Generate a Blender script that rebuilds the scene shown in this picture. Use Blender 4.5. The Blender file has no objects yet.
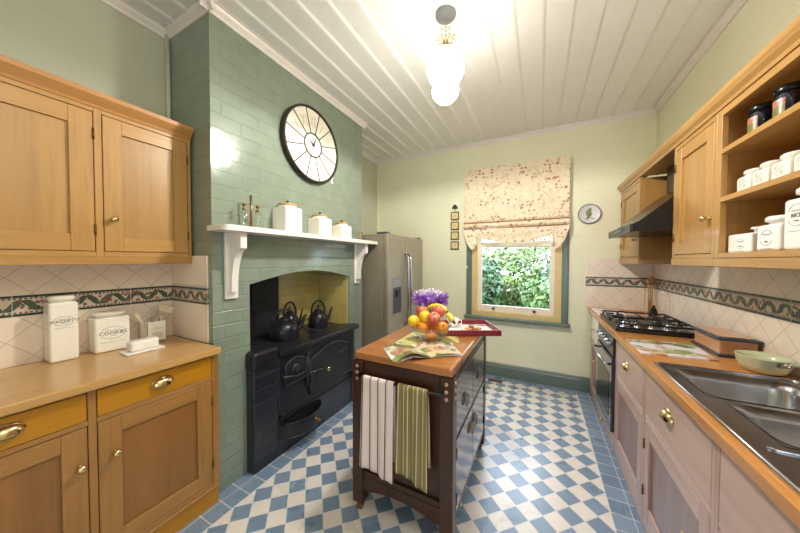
import bpy, bmesh, math, random
from mathutils import Vector, Matrix
random.seed(7)
sc = bpy.context.scene
C = sc.collection
PI = math.pi
V = Vector

# ------------------------------------------------------------------ colours / materials
def lin(c):
    c = c / 255.0
    return c / 12.92 if c <= .04045 else ((c + .055) / 1.055) ** 2.4
def rgb(r, g, b): return (lin(r), lin(g), lin(b), 1.0)
def mul(c, k): return (min(c[0]*k, 1), min(c[1]*k, 1), min(c[2]*k, 1), 1)

class NT:
    def __init__(s, name):
        s.m = bpy.data.materials.new(name); s.m.use_nodes = True
        s.t = s.m.node_tree; s.n = s.t.nodes; s.l = s.t.links
        s.b = s.n['Principled BSDF']
    def add(s, typ, **kw):
        nd = s.n.new(typ)
        for k, v in kw.items(): setattr(nd, k, v)
        return nd
    def link(s, a, b): s.l.new(a, b)
    def val(s, sock, v):
        if hasattr(v, 'is_output'): s.l.new(v, sock)
        else: sock.default_value = v
    def math(s, op, a, b=0.0, c=0.0):
        nd = s.add('ShaderNodeMath', operation=op)
        s.val(nd.inputs[0], a); s.val(nd.inputs[1], b); s.val(nd.inputs[2], c)
        return nd.outputs[0]
    def coord(s):
        return s.add('ShaderNodeTexCoord').outputs['Object']
    def geo(s):
        return s.add('ShaderNodeNewGeometry').outputs['Position']
    def sep(s, v):
        nd = s.add('ShaderNodeSeparateXYZ'); s.link(v, nd.inputs[0]); return nd.outputs
    def comb(s, x, y, z=0.0):
        nd = s.add('ShaderNodeCombineXYZ')
        s.val(nd.inputs[0], x); s.val(nd.inputs[1], y); s.val(nd.inputs[2], z)
        return nd.outputs[0]
    def mapping(s, v, scale=(1,1,1), loc=(0,0,0), rot=(0,0,0)):
        nd = s.add('ShaderNodeMapping'); s.link(v, nd.inputs[0])
        nd.inputs['Scale'].default_value = scale; nd.inputs['Location'].default_value = loc
        nd.inputs['Rotation'].default_value = rot
        return nd.outputs[0]
    def noise(s, v, scale=5, detail=3, rough=.5, dist=0):
        nd = s.add('ShaderNodeTexNoise'); s.link(v, nd.inputs['Vector'])
        nd.inputs['Scale'].default_value = scale; nd.inputs['Detail'].default_value = detail
        nd.inputs['Roughness'].default_value = rough; nd.inputs['Distortion'].default_value = dist
        return nd.outputs['Fac']
    def ramp(s, fac, stops, interp='LINEAR'):
        nd = s.add('ShaderNodeValToRGB'); s.val(nd.inputs[0], fac)
        r = nd.color_ramp; r.interpolation = interp
        while len(r.elements) > 1: r.elements.remove(r.elements[-1])
        r.elements[0].position = stops[0][0]; r.elements[0].color = stops[0][1]
        for p, c in stops[1:]:
            e = r.elements.new(p); e.color = c
        return nd.outputs[0]
    def mix(s, fac, a, b):
        nd = s.add('ShaderNodeMix', data_type='RGBA')
        s.val(nd.inputs[0], fac); s.val(nd.inputs[6], a); s.val(nd.inputs[7], b)
        return nd.outputs[2]
    def bump(s, h, strength=.3, dist=.01):
        nd = s.add('ShaderNodeBump'); s.val(nd.inputs['Height'], h)
        nd.inputs['Strength'].default_value = strength; nd.inputs['Distance'].default_value = dist
        s.link(nd.outputs[0], s.b.inputs['Normal'])
    def base(s, c): s.val(s.b.inputs['Base Color'], c)
    def set(s, rough=.5, metal=0., spec=None, coat=None):
        s.b.inputs['Roughness'].default_value = rough; s.b.inputs['Metallic'].default_value = metal
        if spec is not None: s.b.inputs['Specular IOR Level'].default_value = spec
        if coat is not None:
            s.b.inputs['Coat Weight'].default_value = coat; s.b.inputs['Coat Roughness'].default_value = .12
        return s.m

def plain(name, c, rough=.5, metal=0., vary=.06, spec=None, coat=None, scale=14):
    t = NT(name); co = t.coord()
    f = t.noise(co, scale, 3)
    t.base(t.ramp(f, [(.3, mul(c, 1 - vary)), (.7, mul(c, 1 + vary))]))
    return t.set(rough, metal, spec, coat)

def wood(name, c, axis='z', rough=.38, dark=.72, strips=0.0, coat=.25, width=.11):
    t = NT(name); co = t.coord()
    st = {'x': (1.2, 14, 14), 'y': (14, 1.2, 14), 'z': (14, 14, 1.2)}[axis]
    info = t.add('ShaderNodeObjectInfo').outputs['Random']
    off = t.comb(t.math('MULTIPLY', info, 7.0), t.math('MULTIPLY', info, 13.0), t.math('MULTIPLY', info, 3.0))
    va = t.add('ShaderNodeVectorMath', operation='ADD'); t.link(co, va.inputs[0]); t.link(off, va.inputs[1])
    v = va.outputs[0]
    f1 = t.noise(t.mapping(v, st), 1.6, 5, .6, .6)
    st2 = tuple(q * 5 if q > 2 else q for q in st)
    f2 = t.noise(t.mapping(v, st2), 1.5, 2, .5, .2)
    f = t.math('ADD', t.math('MULTIPLY', f1, .7), t.math('MULTIPLY', f2, .3))
    col = t.ramp(f, [(.25, mul(c, dark)), (.5, c), (.75, mul(c, 1.14))])
    if strips:
        sp = t.sep(v)
        u = {'z': t.math('ADD', sp[0], sp[1]), 'y': sp[0], 'x': sp[1]}[axis]
        cell = t.math('FLOOR', t.math('DIVIDE', u, width))
        wn = t.add('ShaderNodeTexWhiteNoise', noise_dimensions='1D'); t.link(cell, wn.inputs['W'])
        k = t.math('ADD', t.math('MULTIPLY', wn.outputs['Value'], strips), 1 - strips)
        col = t.mix(1.0, col, col)
        mx = t.add('ShaderNodeVectorMath', operation='SCALE'); t.link(col, mx.inputs[0]); t.link(k, mx.inputs['Scale'])
        col = mx.outputs[0]
    t.base(col); t.bump(f2, .06, .002)
    return t.set(rough, 0, None, coat)

def boards(name, c, pitch, rough, off=0.0, coat=0):
    """painted horizontal lining boards"""
    t = NT(name); p = t.sep(t.geo())
    z = t.math('FRACT', t.math('DIVIDE', t.math('ADD', p[2], off), pitch))
    d = t.math('ABSOLUTE', t.math('SUBTRACT', z, .5))
    g = t.math('GREATER_THAN', d, .5 - .0035 / pitch)
    f = t.noise(t.geo(), 3, 3)
    col = t.ramp(f, [(.3, mul(c, .97)), (.7, mul(c, 1.03))])
    t.base(t.mix(t.math('MULTIPLY', g, .12), col, mul(c, .55)))
    t.bump(t.math('MULTIPLY', g, -1.0), .12, .004)
    return t.set(rough, 0, None, coat)

def bricks(name, c, rough=.28, bw=.24, bh=.083, strength=.55, c2=None, mort=.35, dist=.012):
    t = NT(name); p = t.sep(t.geo())
    u = t.math('ADD', p[0], p[1])
    nz = t.noise(t.geo(), 4, 2)
    zz = t.math('ADD', p[2], t.math('MULTIPLY', t.math('SUBTRACT', nz, .5), .012))
    bt = t.add('ShaderNodeTexBrick'); t.link(t.comb(u, zz), bt.inputs['Vector'])
    bt.inputs['Scale'].default_value = 1; bt.inputs['Brick Width'].default_value = bw
    bt.inputs['Row Height'].default_value = bh; bt.inputs['Mortar Size'].default_value = .005
    bt.inputs['Mortar Smooth'].default_value = .6
    n1 = t.noise(t.geo(), 9, 4)
    col = t.ramp(n1, [(.3, mul(c, .93)), (.7, c2 or mul(c, 1.06))])
    t.base(t.mix(t.math('MULTIPLY', bt.outputs['Fac'], mort), col, mul(c, .8)))
    h = t.math('SUBTRACT', t.math('MULTIPLY', t.noise(t.geo(), 14, 4), .35), t.math('MULTIPLY', bt.outputs['Fac'], .8))
    t.bump(h, strength, dist)
    return t.set(rough, 0, .5, .4)

def wall_tiles(name, c, pitch, diag=True, rough=.25):
    t = NT(name); p = t.sep(t.geo())
    u = t.math('ADD', p[0], p[1]); z = t.math('SUBTRACT', p[2], 1.23)
    if diag:
        a = t.math('DIVIDE', t.math('ADD', u, z), pitch); b = t.math('DIVIDE', t.math('SUBTRACT', u, z), pitch)
    else:
        a = t.math('DIVIDE', u, pitch); b = t.math('DIVIDE', z, pitch)
    def gl(q):
        return t.math('GREATER_THAN', t.math('ABSOLUTE', t.math('SUBTRACT', t.math('FRACT', q), .5)), .5 - .0022 / pitch)
    g = t.math('MAXIMUM', gl(a), gl(b))
    n = t.noise(t.geo(), 6, 3)
    col = t.ramp(n, [(.3, mul(c, .95)), (.7, mul(c, 1.04))])
    t.base(t.mix(t.math('MULTIPLY', g, .55), col, mul(c, .42)))
    t.bump(t.math('MULTIPLY', g, -1.0), .2, .003)
    return t.set(rough)

def border_mat():
    t = NT('border_tile_glaze'); p = t.sep(t.geo())
    u = t.math('ADD', p[0], p[1]); z = t.math('DIVIDE', t.math('SUBTRACT', p[2], 1.125), .095)
    co = t.comb(u, p[2])
    wp = t.add('ShaderNodeTexNoise'); t.link(co, wp.inputs['Vector']); wp.inputs['Scale'].default_value = 26
    uu = t.math('ADD', u, t.math('MULTIPLY', t.math('SUBTRACT', wp.outputs['Fac'], .5), .03))
    cream = rgb(216, 196, 178)
    col = cream
    # scrolling leaves: slanted lens shapes alternating up and down, with berries between
    k = t.math('DIVIDE', uu, .05); ki = t.math('FLOOR', k); kf = t.math('SUBTRACT', t.math('FRACT', k), .5)
    sg = t.math('SUBTRACT', t.math('MULTIPLY', t.math('ABSOLUTE', t.math('MODULO', ki, 2.0)), 2.0), 1.0)
    zz = t.math('SUBTRACT', z, .5)
    ra = t.math('SUBTRACT', zz, t.math('MULTIPLY', t.math('MULTIPLY', sg, kf), .42))
    leaf = t.math('LESS_THAN', t.math('ABSOLUTE', ra), t.math('SUBTRACT', .2, t.math('MULTIPLY', t.math('MULTIPLY', kf, kf), .6)))
    col = t.mix(leaf, col, t.ramp(wp.outputs['Fac'], [(.35, rgb(52, 74, 62)), (.6, rgb(92, 104, 82))]))
    vo = t.add('ShaderNodeTexVoronoi'); t.link(co, vo.inputs['Vector']); vo.inputs['Scale'].default_value = 52
    hue = t.sep(vo.outputs['Color'])[0]
    blob = t.math('MULTIPLY', t.math('LESS_THAN', vo.outputs['Distance'], .42), t.math('LESS_THAN', hue, .7))
    kind = t.ramp(hue, [(0, rgb(168, 92, 72)), (.25, rgb(136, 76, 62)), (.4, rgb(84, 92, 76))], 'CONSTANT')
    col = t.mix(t.math('MULTIPLY', blob, .9), col, kind)
    dz = t.math('ABSOLUTE', t.math('SUBTRACT', z, .5))
    dots = t.math('GREATER_THAN', t.math('SINE', t.math('MULTIPLY', u, 420.0)), .0)
    beadband = t.math('MULTIPLY', t.math('GREATER_THAN', dz, .3), t.math('LESS_THAN', dz, .37))
    col = t.mix(beadband, col, t.mix(dots, rgb(212, 196, 178), rgb(84, 80, 72)))
    edge = t.math('GREATER_THAN', dz, .385)
    col = t.mix(edge, col, rgb(38, 58, 56))
    jo = t.math('LESS_THAN', t.math('FRACT', t.math('DIVIDE', t.math('ADD', u, 5.03), .2)), .012)
    col = t.mix(jo, col, rgb(206, 198, 188))
    t.base(col)
    return t.set(.3)

def floor_mat(kb, y0, d, xl, yb, ya):
    t = NT('floor_tile_glaze'); p = t.sep(t.geo())
    X, Y = p[0], p[1]
    xp = t.math('DIVIDE', t.math('SUBTRACT', X, kb - d / 2), d)
    yp = t.math('DIVIDE', t.math('SUBTRACT', Y, y0), d)
    a = t.math('ADD', xp, yp); b = t.math('SUBTRACT', xp, yp)
    ra = t.math('ROUND', a); rb = t.math('ROUND', b)
    par = t.math('ABSOLUTE', t.math('MODULO', t.math('ADD', ra, rb), 2.0))
    iswhite = t.math('GREATER_THAN', par, .5)
    gr = .028
    g = t.math('MAXIMUM', t.math('GREATER_THAN', t.math('ABSOLUTE', t.math('SUBTRACT', a, ra)), .5 - gr),
               t.math('GREATER_THAN', t.math('ABSOLUTE', t.math('SUBTRACT', b, rb)), .5 - gr))
    nz = t.noise(t.geo(), 5, 4)
    wn = t.add('ShaderNodeTexWhiteNoise', noise_dimensions='2D'); t.link(t.comb(ra, rb), wn.inputs['Vector'])
    blue = t.ramp(t.math('ADD', t.math('MULTIPLY', nz, .5), t.math('MULTIPLY', wn.outputs['Value'], .5)),
                  [(.2, BLUE0), (.8, BLUE1)])
    white = t.ramp(nz, [(.3, mul(CREAM, .94)), (.7, mul(CREAM, 1.03))])
    col = t.mix(iswhite, blue, white)
    col = t.mix(g, col, GROUT)
    # plain blue border rows
    outr = t.math('GREATER_THAN', X, kb); outl = t.math('LESS_THAN', X, xl); outb = t.math('GREATER_THAN', Y, yb)
    out = t.math('MAXIMUM', t.math('MAXIMUM', outr, outl), outb)
    side = t.math('MAXIMUM', outr, outl)
    along = t.math('ADD', t.math('MULTIPLY', Y, side), t.math('MULTIPLY', X, t.math('SUBTRACT', 1.0, side)))
    q = t.math('DIVIDE', along, .105); rq = t.math('ROUND', q)
    gq = t.math('GREATER_THAN', t.math('ABSOLUTE', t.math('SUBTRACT', q, rq)), .5 - .024)
    def near(v, at, w): return t.math('LESS_THAN', t.math('ABSOLUTE', t.math('SUBTRACT', v, at)), w)
    ge = t.math('MAXIMUM', t.math('MAXIMUM', near(X, kb, .002), near(X, xl, .002)), near(Y, yb, .002))
    ge = t.math('MAXIMUM', ge, t.math('MAXIMUM', near(X, kb + .1, .002), near(X, xl - .1, .002)))
    ge = t.math('MAXIMUM', ge, near(Y, yb + .1, .002))
    wq = t.add('ShaderNodeTexWhiteNoise', noise_dimensions='1D'); t.link(rq, wq.inputs['W'])
    bb = t.ramp(wq.outputs['Value'], [(0, BLUE0), (1, BLUE1)])
    bcol = t.mix(gq, bb, GROUT)
    col = t.mix(out, col, bcol)
    col = t.mix(ge, col, GROUT)
    t.base(col)
    gall = t.math('MAXIMUM', g, ge)
    t.bump(t.math('MULTIPLY', gall, -1.0), .1, .002)
    t.b.inputs['Specular IOR Level'].default_value = .85
    rr = t.math('ADD', .2, t.math('MULTIPLY', nz, .18)); t.link(rr, t.b.inputs['Roughness'])
    return t.m

def stripes(name, base, cols, axis=0, period=.05, rough=.9):
    """woven cloth with lengthwise stripes; cols: list of (start, end, colour) in period fractions"""
    t = NT(name); co = t.coord(); p = t.sep(co)
    f = t.math('FRACT', t.math('DIVIDE', t.math('ADD', p[axis], 10.0), period))
    col = None
    st = [(0.0, base)]
    for a, b, c in cols: st += [(a, c), (b, base)]
    col = t.ramp(f, st, 'CONSTANT')
    t.base(col); t.bump(t.noise(co, 300, 2), .15, .002)
    return t.set(rough, 0, .1)

def floral():
    t = NT('floral_blind_cloth'); co = t.coord(); p = t.sep(co)
    v2 = t.comb(p[0], p[2])
    base = t.ramp(t.noise(v2, 7, 3), [(.3, rgb(242, 222, 190)), (.7, rgb(248, 232, 206))])
    vw = t.add('ShaderNodeVectorMath', operation='ADD'); t.link(v2, vw.inputs[0])
    nc = t.add('ShaderNodeTexNoise'); t.link(v2, nc.inputs['Vector']); nc.inputs['Scale'].default_value = 30
    sc_ = t.add('ShaderNodeVectorMath', operation='SCALE'); t.link(nc.outputs['Color'], sc_.inputs[0]); sc_.inputs['Scale'].default_value = .03
    t.link(sc_.outputs[0], vw.inputs[1])
    def spots(scale, thr, keep):
        vo = t.add('ShaderNodeTexVoronoi'); t.link(vw.outputs[0], vo.inputs['Vector']); vo.inputs['Scale'].default_value = scale
        r = t.sep(vo.outputs['Color'])
        return t.math('MULTIPLY', t.math('LESS_THAN', vo.outputs['Distance'], thr), t.math('LESS_THAN', r[1], keep)), r[0]
    n9 = t.noise(v2, 13, 2, .5, .8); n8 = t.noise(v2, 5, 1)
    line = t.math('MULTIPLY', t.math('LESS_THAN', t.math('ABSOLUTE', t.math('SUBTRACT', n9, .5)), .018), t.math('GREATER_THAN', n8, .44))
    col = t.mix(t.math('MULTIPLY', line, .45), base, rgb(176, 150, 96))
    tw, th = spots(40, .34, .3)
    col = t.mix(t.math('MULTIPLY', tw, .55), col, t.ramp(th, [(0, rgb(190, 172, 112)), (.5, rgb(216, 170, 132)), (.75, rgb(202, 180, 132))], 'CONSTANT'))
    clus = t.math('GREATER_THAN', t.noise(v2, 6.5, 0), .46)
    ro, rh = spots(27, .42, .4)
    ro = t.math('MULTIPLY', ro, clus)
    col = t.mix(t.math('MULTIPLY', ro, .7), col, t.ramp(rh, [(0, rgb(168, 78, 66)), (.35, rgb(204, 124, 102)), (.7, rgb(178, 96, 78))], 'CONSTANT'))
    t.base(col); t.bump(t.noise(co, 220, 2), .1, .002)
    return t.set(.85, 0, .15)

def page_mat(name, seed, blocks, paper=(232, 226, 226)):
    """printed page: coloured picture blotches on white paper"""
    t = NT(name); co = t.coord()
    v = t.mapping(co, (1, 1, 1), (seed, seed * 2.3, 0))
    vo = t.add('ShaderNodeTexVoronoi'); t.link(v, vo.inputs['Vector']); vo.inputs['Scale'].default_value = 15
    n = t.noise(v, 26, 4)
    hue = t.math('ADD', t.math('MULTIPLY', t.sep(vo.outputs['Color'])[0], .6), t.math('MULTIPLY', n, .45))
    n2 = t.noise(v, 11, 0)
    m = t.math('GREATER_THAN', n2, blocks)
    st = [(0, rgb(52, 72, 30)), (.28, rgb(112, 132, 52)), (.4, rgb(206, 200, 150)), (.5, rgb(176, 92, 66)), (.58, rgb(232, 228, 214)), (.7, rgb(96, 112, 50)), (.85, rgb(150, 112, 80))]
    t.base(t.mix(m, rgb(*paper), t.ramp(hue, st)))
    return t.set(.35)

def glass(name, tint=(1, 1, 1, 1), rough=.02, dens=.0, k=.7):
    m = bpy.data.materials.new(name); m.use_nodes = True
    n = m.node_tree.nodes; l = m.node_tree.links; n.clear()
    o = n.new('ShaderNodeOutputMaterial'); mx = n.new('ShaderNodeMixShader')
    tr = n.new('ShaderNodeBsdfTransparent'); tr.inputs[0].default_value = tint
    gl = n.new('ShaderNodeBsdfGlossy'); gl.inputs['Roughness'].default_value = rough
    fr = n.new('ShaderNodeLayerWeight'); fr.inputs[0].default_value = .25
    ad = n.new('ShaderNodeMath'); ad.operation = 'MULTIPLY_ADD'; ad.inputs[1].default_value = k; ad.inputs[2].default_value = .04 + dens
    l.new(fr.outputs['Fresnel'], ad.inputs[0]); l.new(ad.outputs[0], mx.inputs[0])
    l.new(tr.outputs[0], mx.inputs[1]); l.new(gl.outputs[0], mx.inputs[2]); l.new(mx.outputs[0], o.inputs[0])
    return m

def opal(name, c, k, through):
    """lit opal glass: glows itself and lets part of the bulb's light through"""
    m = bpy.data.materials.new(name); m.use_nodes = True
    n = m.node_tree.nodes; l = m.node_tree.links; n.clear()
    o = n.new('ShaderNodeOutputMaterial'); mx = n.new('ShaderNodeMixShader'); mx.inputs[0].default_value = through
    em = n.new('ShaderNodeEmission'); em.inputs[1].default_value = k
    no = n.new('ShaderNodeTexNoise'); no.inputs['Scale'].default_value = 14
    rp = n.new('ShaderNodeValToRGB'); rp.color_ramp.elements[0].color = (c[0] * .92, c[1] * .9, c[2] * .8, 1); rp.color_ramp.elements[1].color = c
    tc_ = n.new('ShaderNodeTexCoord'); l.new(tc_.outputs['Object'], no.inputs['Vector'])
    l.new(no.outputs['Fac'], rp.inputs[0]); l.new(rp.outputs[0], em.inputs[0])
    tr = n.new('ShaderNodeBsdfTransparent'); l.new(em.outputs[0], mx.inputs[1]); l.new(tr.outputs[0], mx.inputs[2]); l.new(mx.outputs[0], o.inputs[0])
    return m

BLUE0, BLUE1 = rgb(118, 140, 164), rgb(138, 158, 182)
CREAM, GROUT = rgb(242, 232, 222), rgb(222, 220, 220)
KB, FY0, FD = .3686, 1.8405, .1339
FXL = KB - 14 * FD

M = {}
M['wall'] = boards('pale_green_paint', rgb(236, 233, 202), .152, .38, .02)
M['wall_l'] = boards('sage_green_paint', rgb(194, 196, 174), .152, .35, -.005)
M['ceil'] = plain('ceiling_paint', rgb(240, 238, 235), .42, vary=.015)
M['white'] = plain('white_gloss_paint', rgb(236, 228, 222), .3, vary=.02)
M['brick'] = bricks('green_painted_brick', rgb(134, 146, 130), .16, .24, .083, .45, None, .08, .012)
M['ybrick'] = bricks('yellow_painted_brick', rgb(196, 178, 108), .35, .2, .075, .6, None, .2)
M['kbrick'] = bricks('black_painted_brick', rgb(30, 30, 40), .4, .3, .09, .5)
M['tiles'] = wall_tiles('cream_wall_tile', rgb(244, 227, 208), .148)
M['tiles_plain'] = wall_tiles('cream_square_tile', rgb(244, 227, 208), .42, False)
M['border'] = border_mat()
M['floor'] = floor_mat(KB, FY0, FD, FXL, FY0 + 11 * FD, 0)
M['trimgreen'] = plain('grey_green_gloss_paint', rgb(104, 118, 110), .28)
M['yellow'] = plain('buttery_yellow_paint', rgb(222, 196, 132), .35)
M['sash'] = plain('cream_sash_paint', rgb(236, 222, 208), .35)
PINE = rgb(184, 138, 76)
M['pz'] = wood('honey_pine_upright', PINE, 'z')
M['py'] = wood('honey_pine_level', PINE, 'y')
M['px'] = wood('honey_pine_crosswise', PINE, 'x')
M['ppan'] = wood('honey_pine_panel', rgb(190, 144, 82), 'z', strips=.2)
M['lowz'] = wood('amber_pine_upright', rgb(162, 114, 58), 'z')
M['lowy'] = wood('amber_pine_level', rgb(164, 116, 58), 'y')
M['lowpan'] = wood('amber_pine_panel', rgb(152, 102, 48), 'z', strips=.16, width=.07)
M['mustard'] = wood('mustard_pine_drawer', rgb(184, 124, 10), 'y', dark=.86)
M['rz'] = wood('rose_pine_upright', rgb(196, 160, 146), 'z')
M['ry'] = wood('rose_pine_level', rgb(206, 172, 158), 'y')
M['rpan'] = wood('rose_pine_panel', rgb(152, 118, 114), 'z', strips=.12, width=.07)
M['ctop'] = wood('pale_beech_worktop', rgb(204, 158, 96), 'y', .22, .82, .1)
M['rtop'] = wood('orange_beech_worktop', rgb(200, 138, 76), 'y', .25, .86)
M['itop'] = wood('oiled_island_top', rgb(180, 116, 64), 'x', .22, .7, .2, coat=.5, width=.07)
M['dwz'] = wood('dark_stained_upright', rgb(62, 34, 22), 'z', .32, .7, coat=.1)
M['dwx'] = wood('dark_stained_crosswise', rgb(62, 34, 22), 'x', .32, .7, coat=.1)
M['dwy'] = wood('dark_stained_lengthwise', rgb(60, 38, 32), 'z', .18, .7, .2, coat=.7)
M['brass'] = plain('polished_brass', rgb(224, 200, 146), .2, 1.)
M['oldbrass'] = plain('aged_brass', rgb(150, 116, 66), .35, 1.)
M['studs'] = plain('rosy_brass_stud', rgb(206, 168, 134), .35, .7)
M['pewter'] = plain('dull_pewter', rgb(150, 140, 136), .3, 1.)
M['hinge'] = plain('dark_brass_hinge', rgb(120, 88, 40), .4, .8)
M['iron'] = plain('black_cast_iron', rgb(40, 39, 46), .3, .3, vary=.2)
M['ironlt'] = plain('worn_cast_iron', rgb(72, 70, 76), .3, .6, vary=.25)
M['soot'] = plain('sooty_black_iron', rgb(26, 26, 30), .6)
M['steel'] = plain('brushed_stainless', rgb(176, 178, 186), .22, 1., scale=40)
M['fridge'] = plain('brushed_taupe_steel', rgb(172, 162, 146), .36, .55, scale=4)
M['fridgeside'] = plain('taupe_fridge_side', rgb(140, 130, 112), .45, .2)
M['darkgrey'] = plain('charcoal_plastic', rgb(62, 64, 70), .4)
M['lightgrey'] = plain('silver_plastic', rgb(150, 152, 156), .35, .5)
M['black'] = plain('black_enamel', rgb(22, 22, 26), .22)
M['ovenblue'] = plain('dark_oven_glass', rgb(34, 42, 58), .1, coat=.8)
M['ceramic'] = plain('cream_ceramic', rgb(248, 242, 228), .22, vary=.02)
M['cwhite'] = plain('white_ceramic', rgb(247, 244, 238), .2, vary=.02)
M['ink'] = plain('dark_print', rgb(88, 80, 74), .6)
M['clockface'] = plain('aged_clock_paper', rgb(246, 238, 222), .5, vary=.03)
M['clockrim'] = plain('clock_rim_iron', rgb(58, 50, 42), .4, .4)
M['numeral'] = plain('faded_numeral_ink', rgb(206, 188, 156), .6)
M['cork'] = plain('biscuit_wood_lid', rgb(186, 142, 84), .5)
M['glass'] = glass('clear_glass', k=.35)
M['pane'] = glass('window_glass', (.97, .98, .98, 1), .0, -.03, .25)
M['globe'] = opal('lit_opal_glass', (1.0, .96, .87, 1), 36.0, .5)
M['chrome'] = plain('chrome', rgb(210, 210, 215), .12, 1.)
M['floral'] = floral()
M['bluewood'] = plain('navy_painted_edge', rgb(44, 62, 82), .35)
M['pangreen'] = plain('pale_green_enamel', rgb(206, 208, 172), .25)
M['pancream'] = plain('cream_enamel', rgb(228, 220, 196), .3)

# ------------------------------------------------------------------ mesh builder
class B:
    def __init__(s): s.bm = bmesh.new()
    def box(s, a, b, bev=0.0, seg=1):
        a, b = V(a), V(b)
        lo = V([min(a[i], b[i]) for i in range(3)]); hi = V([max(a[i], b[i]) for i in range(3)])
        r = bmesh.ops.create_cube(s.bm, size=1.0)
        vs = r['verts']
        for v in vs:
            v.co = V([(lo[i] + hi[i]) / 2 + v.co[i] * (hi[i] - lo[i]) for i in range(3)])
        if bev > 0:
            bev = min(bev, min(hi - lo) * .45)
            es = list({e for v in vs for e in v.link_edges})
            bmesh.ops.bevel(s.bm, geom=es, offset=bev, segments=seg, profile=.5, affect='EDGES')
        return s
    def rbox(s, c, size, rotz=0, bev=0.0, seg=1, tilt=None):
        b2 = B(); h = V(size) / 2
        b2.box(-h, h, bev, seg)
        m = Matrix.Translation(V(c)) @ Matrix.Rotation(rotz, 4, 'Z')
        if tilt: m = m @ tilt
        return s.join(b2, m)
    def join(s, o, m=None):
        me = bpy.data.meshes.new('t')
        if m is not None: o.bm.transform(m)
        o.bm.to_mesh(me); o.bm.free(); s.bm.from_mesh(me); bpy.data.meshes.remove(me)
        return s
    def face(s, pts, smooth=False):
        f = s.bm.faces.new([s.bm.verts.new(V(p)) for p in pts]); f.smooth = smooth; return s
    def prism(s, pts, fn0, fn1):
        """pts 2-D outline; fn0/fn1 map (a,b) to 3-D for the two ends"""
        v0 = [s.bm.verts.new(V(fn0(*p))) for p in pts]; v1 = [s.bm.verts.new(V(fn1(*p))) for p in pts]
        n = len(pts)
        s.bm.faces.new(v0); s.bm.faces.new(v1[::-1])
        for i in range(n): s.bm.faces.new((v0[i], v1[i], v1[(i+1) % n], v0[(i+1) % n]))
        return s
    def grid(s, fn, nu, nv, thick=0.0, smooth=True):
        vs = [[s.bm.verts.new(V(fn(i / nu, j / nv))) for j in range(nv + 1)] for i in range(nu + 1)]
        for i in range(nu):
            for j in range(nv):
                f = s.bm.faces.new((vs[i][j], vs[i+1][j], vs[i+1][j+1], vs[i][j+1])); f.smooth = smooth
        return s
    def lathe(s, prof, o, axis=(0, 0, 1), seg=24, smooth=True, squash=1.0, cap=True):
        q = V(axis).to_track_quat('Z', 'Y'); o = V(o); rings = []
        for r, h in prof:
            if r < 1e-6: rings.append([s.bm.verts.new(o + q @ V((0, 0, h)))])
            else: rings.append([s.bm.verts.new(o + q @ V((r * math.cos(2*PI*k/seg), r * squash * math.sin(2*PI*k/seg), h))) for k in range(seg)])
        for A, Bq in zip(rings, rings[1:]):
            for k in range(seg):
                k2 = (k + 1) % seg
                if len(A) == 1 and len(Bq) == 1: continue
                if len(A) == 1: f = s.bm.faces.new((A[0], Bq[k], Bq[k2]))
                elif len(Bq) == 1: f = s.bm.faces.new((A[k], Bq[0], A[k2]))
                else: f = s.bm.faces.new((A[k], Bq[k], Bq[k2], A[k2]))
                f.smooth = smooth
        if cap:
            if len(rings[0]) > 1: s.bm.faces.new(rings[0][::-1])
            if len(rings[-1]) > 1: s.bm.faces.new(rings[-1])
        return s
    def cyl(s, o, r, h, axis=(0, 0, 1), seg=20, bev=0.0):
        if bev: return s.lathe([(r - bev, 0), (r, bev), (r, h - bev), (r - bev, h)], o, axis, seg, False)
        return s.lathe([(r, 0), (r, h)], o, axis, seg)
    def sph(s, c, r, sc_=(1, 1, 1), seg=16, rings=10, rot=None):
        b2 = B()
        bmesh.ops.create_uvsphere(b2.bm, u_segments=seg, v_segments=rings, radius=r)
        for f in b2.bm.faces: f.smooth = True
        m = Matrix.Translation(V(c))
        if rot is not None: m = m @ rot
        m = m @ Matrix.Diagonal((*sc_, 1))
        return s.join(b2, m)
    def tube(s, pts, r, seg=8, closed=False, smooth=True):
        pts = [V(p) for p in pts]; n = len(pts)
        rs = r if isinstance(r, (list, tuple)) else [r] * n
        up = V((0, 0, 1)); rings = []; prev = None
        for i, p in enumerate(pts):
            if closed: d = pts[(i+1) % n] - pts[i-1]
            else: d = pts[min(i+1, n-1)] - pts[max(i-1, 0)]
            d.normalize()
            a = prev if prev is not None else (V((1, 0, 0)) if abs(d.z) > .9 else up)
            a = a - d * a.dot(d)
            if a.length < 1e-5: a = d.orthogonal()
            a.normalize(); prev = a; b = d.cross(a)
            rings.append([s.bm.verts.new(p + (a * math.cos(2*PI*k/seg) + b * math.sin(2*PI*k/seg)) * rs[i]) for k in range(seg)])
        rng = range(n) if closed else range(n - 1)
        for i in rng:
            A, Q = rings[i], rings[(i+1) % n]
            for k in range(seg):
                f = s.bm.faces.new((A[k], Q[k], Q[(k+1) % seg], A[(k+1) % seg])); f.smooth = smooth
        if not closed: s.bm.faces.new(rings[0][::-1]); s.bm.faces.new(rings[-1])
        return s
    def build(s, name, mat, parent=None, org=None):
        bmesh.ops.recalc_face_normals(s.bm, faces=s.bm.faces[:])
        me = bpy.data.meshes.new(name)
        if parent is not None: off = OFF[parent.name]
        else: off = V(org) if org is not None else V((0, 0, 0))
        bmesh.ops.translate(s.bm, verts=s.bm.verts[:], vec=-off)
        s.bm.to_mesh(me); s.bm.free()
        o = bpy.data.objects.new(name, me); C.objects.link(o)
        me.materials.append(mat)
        if parent is not None: o.parent = parent
        else: o.location = off
        OFF[o.name] = off
        return o
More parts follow.
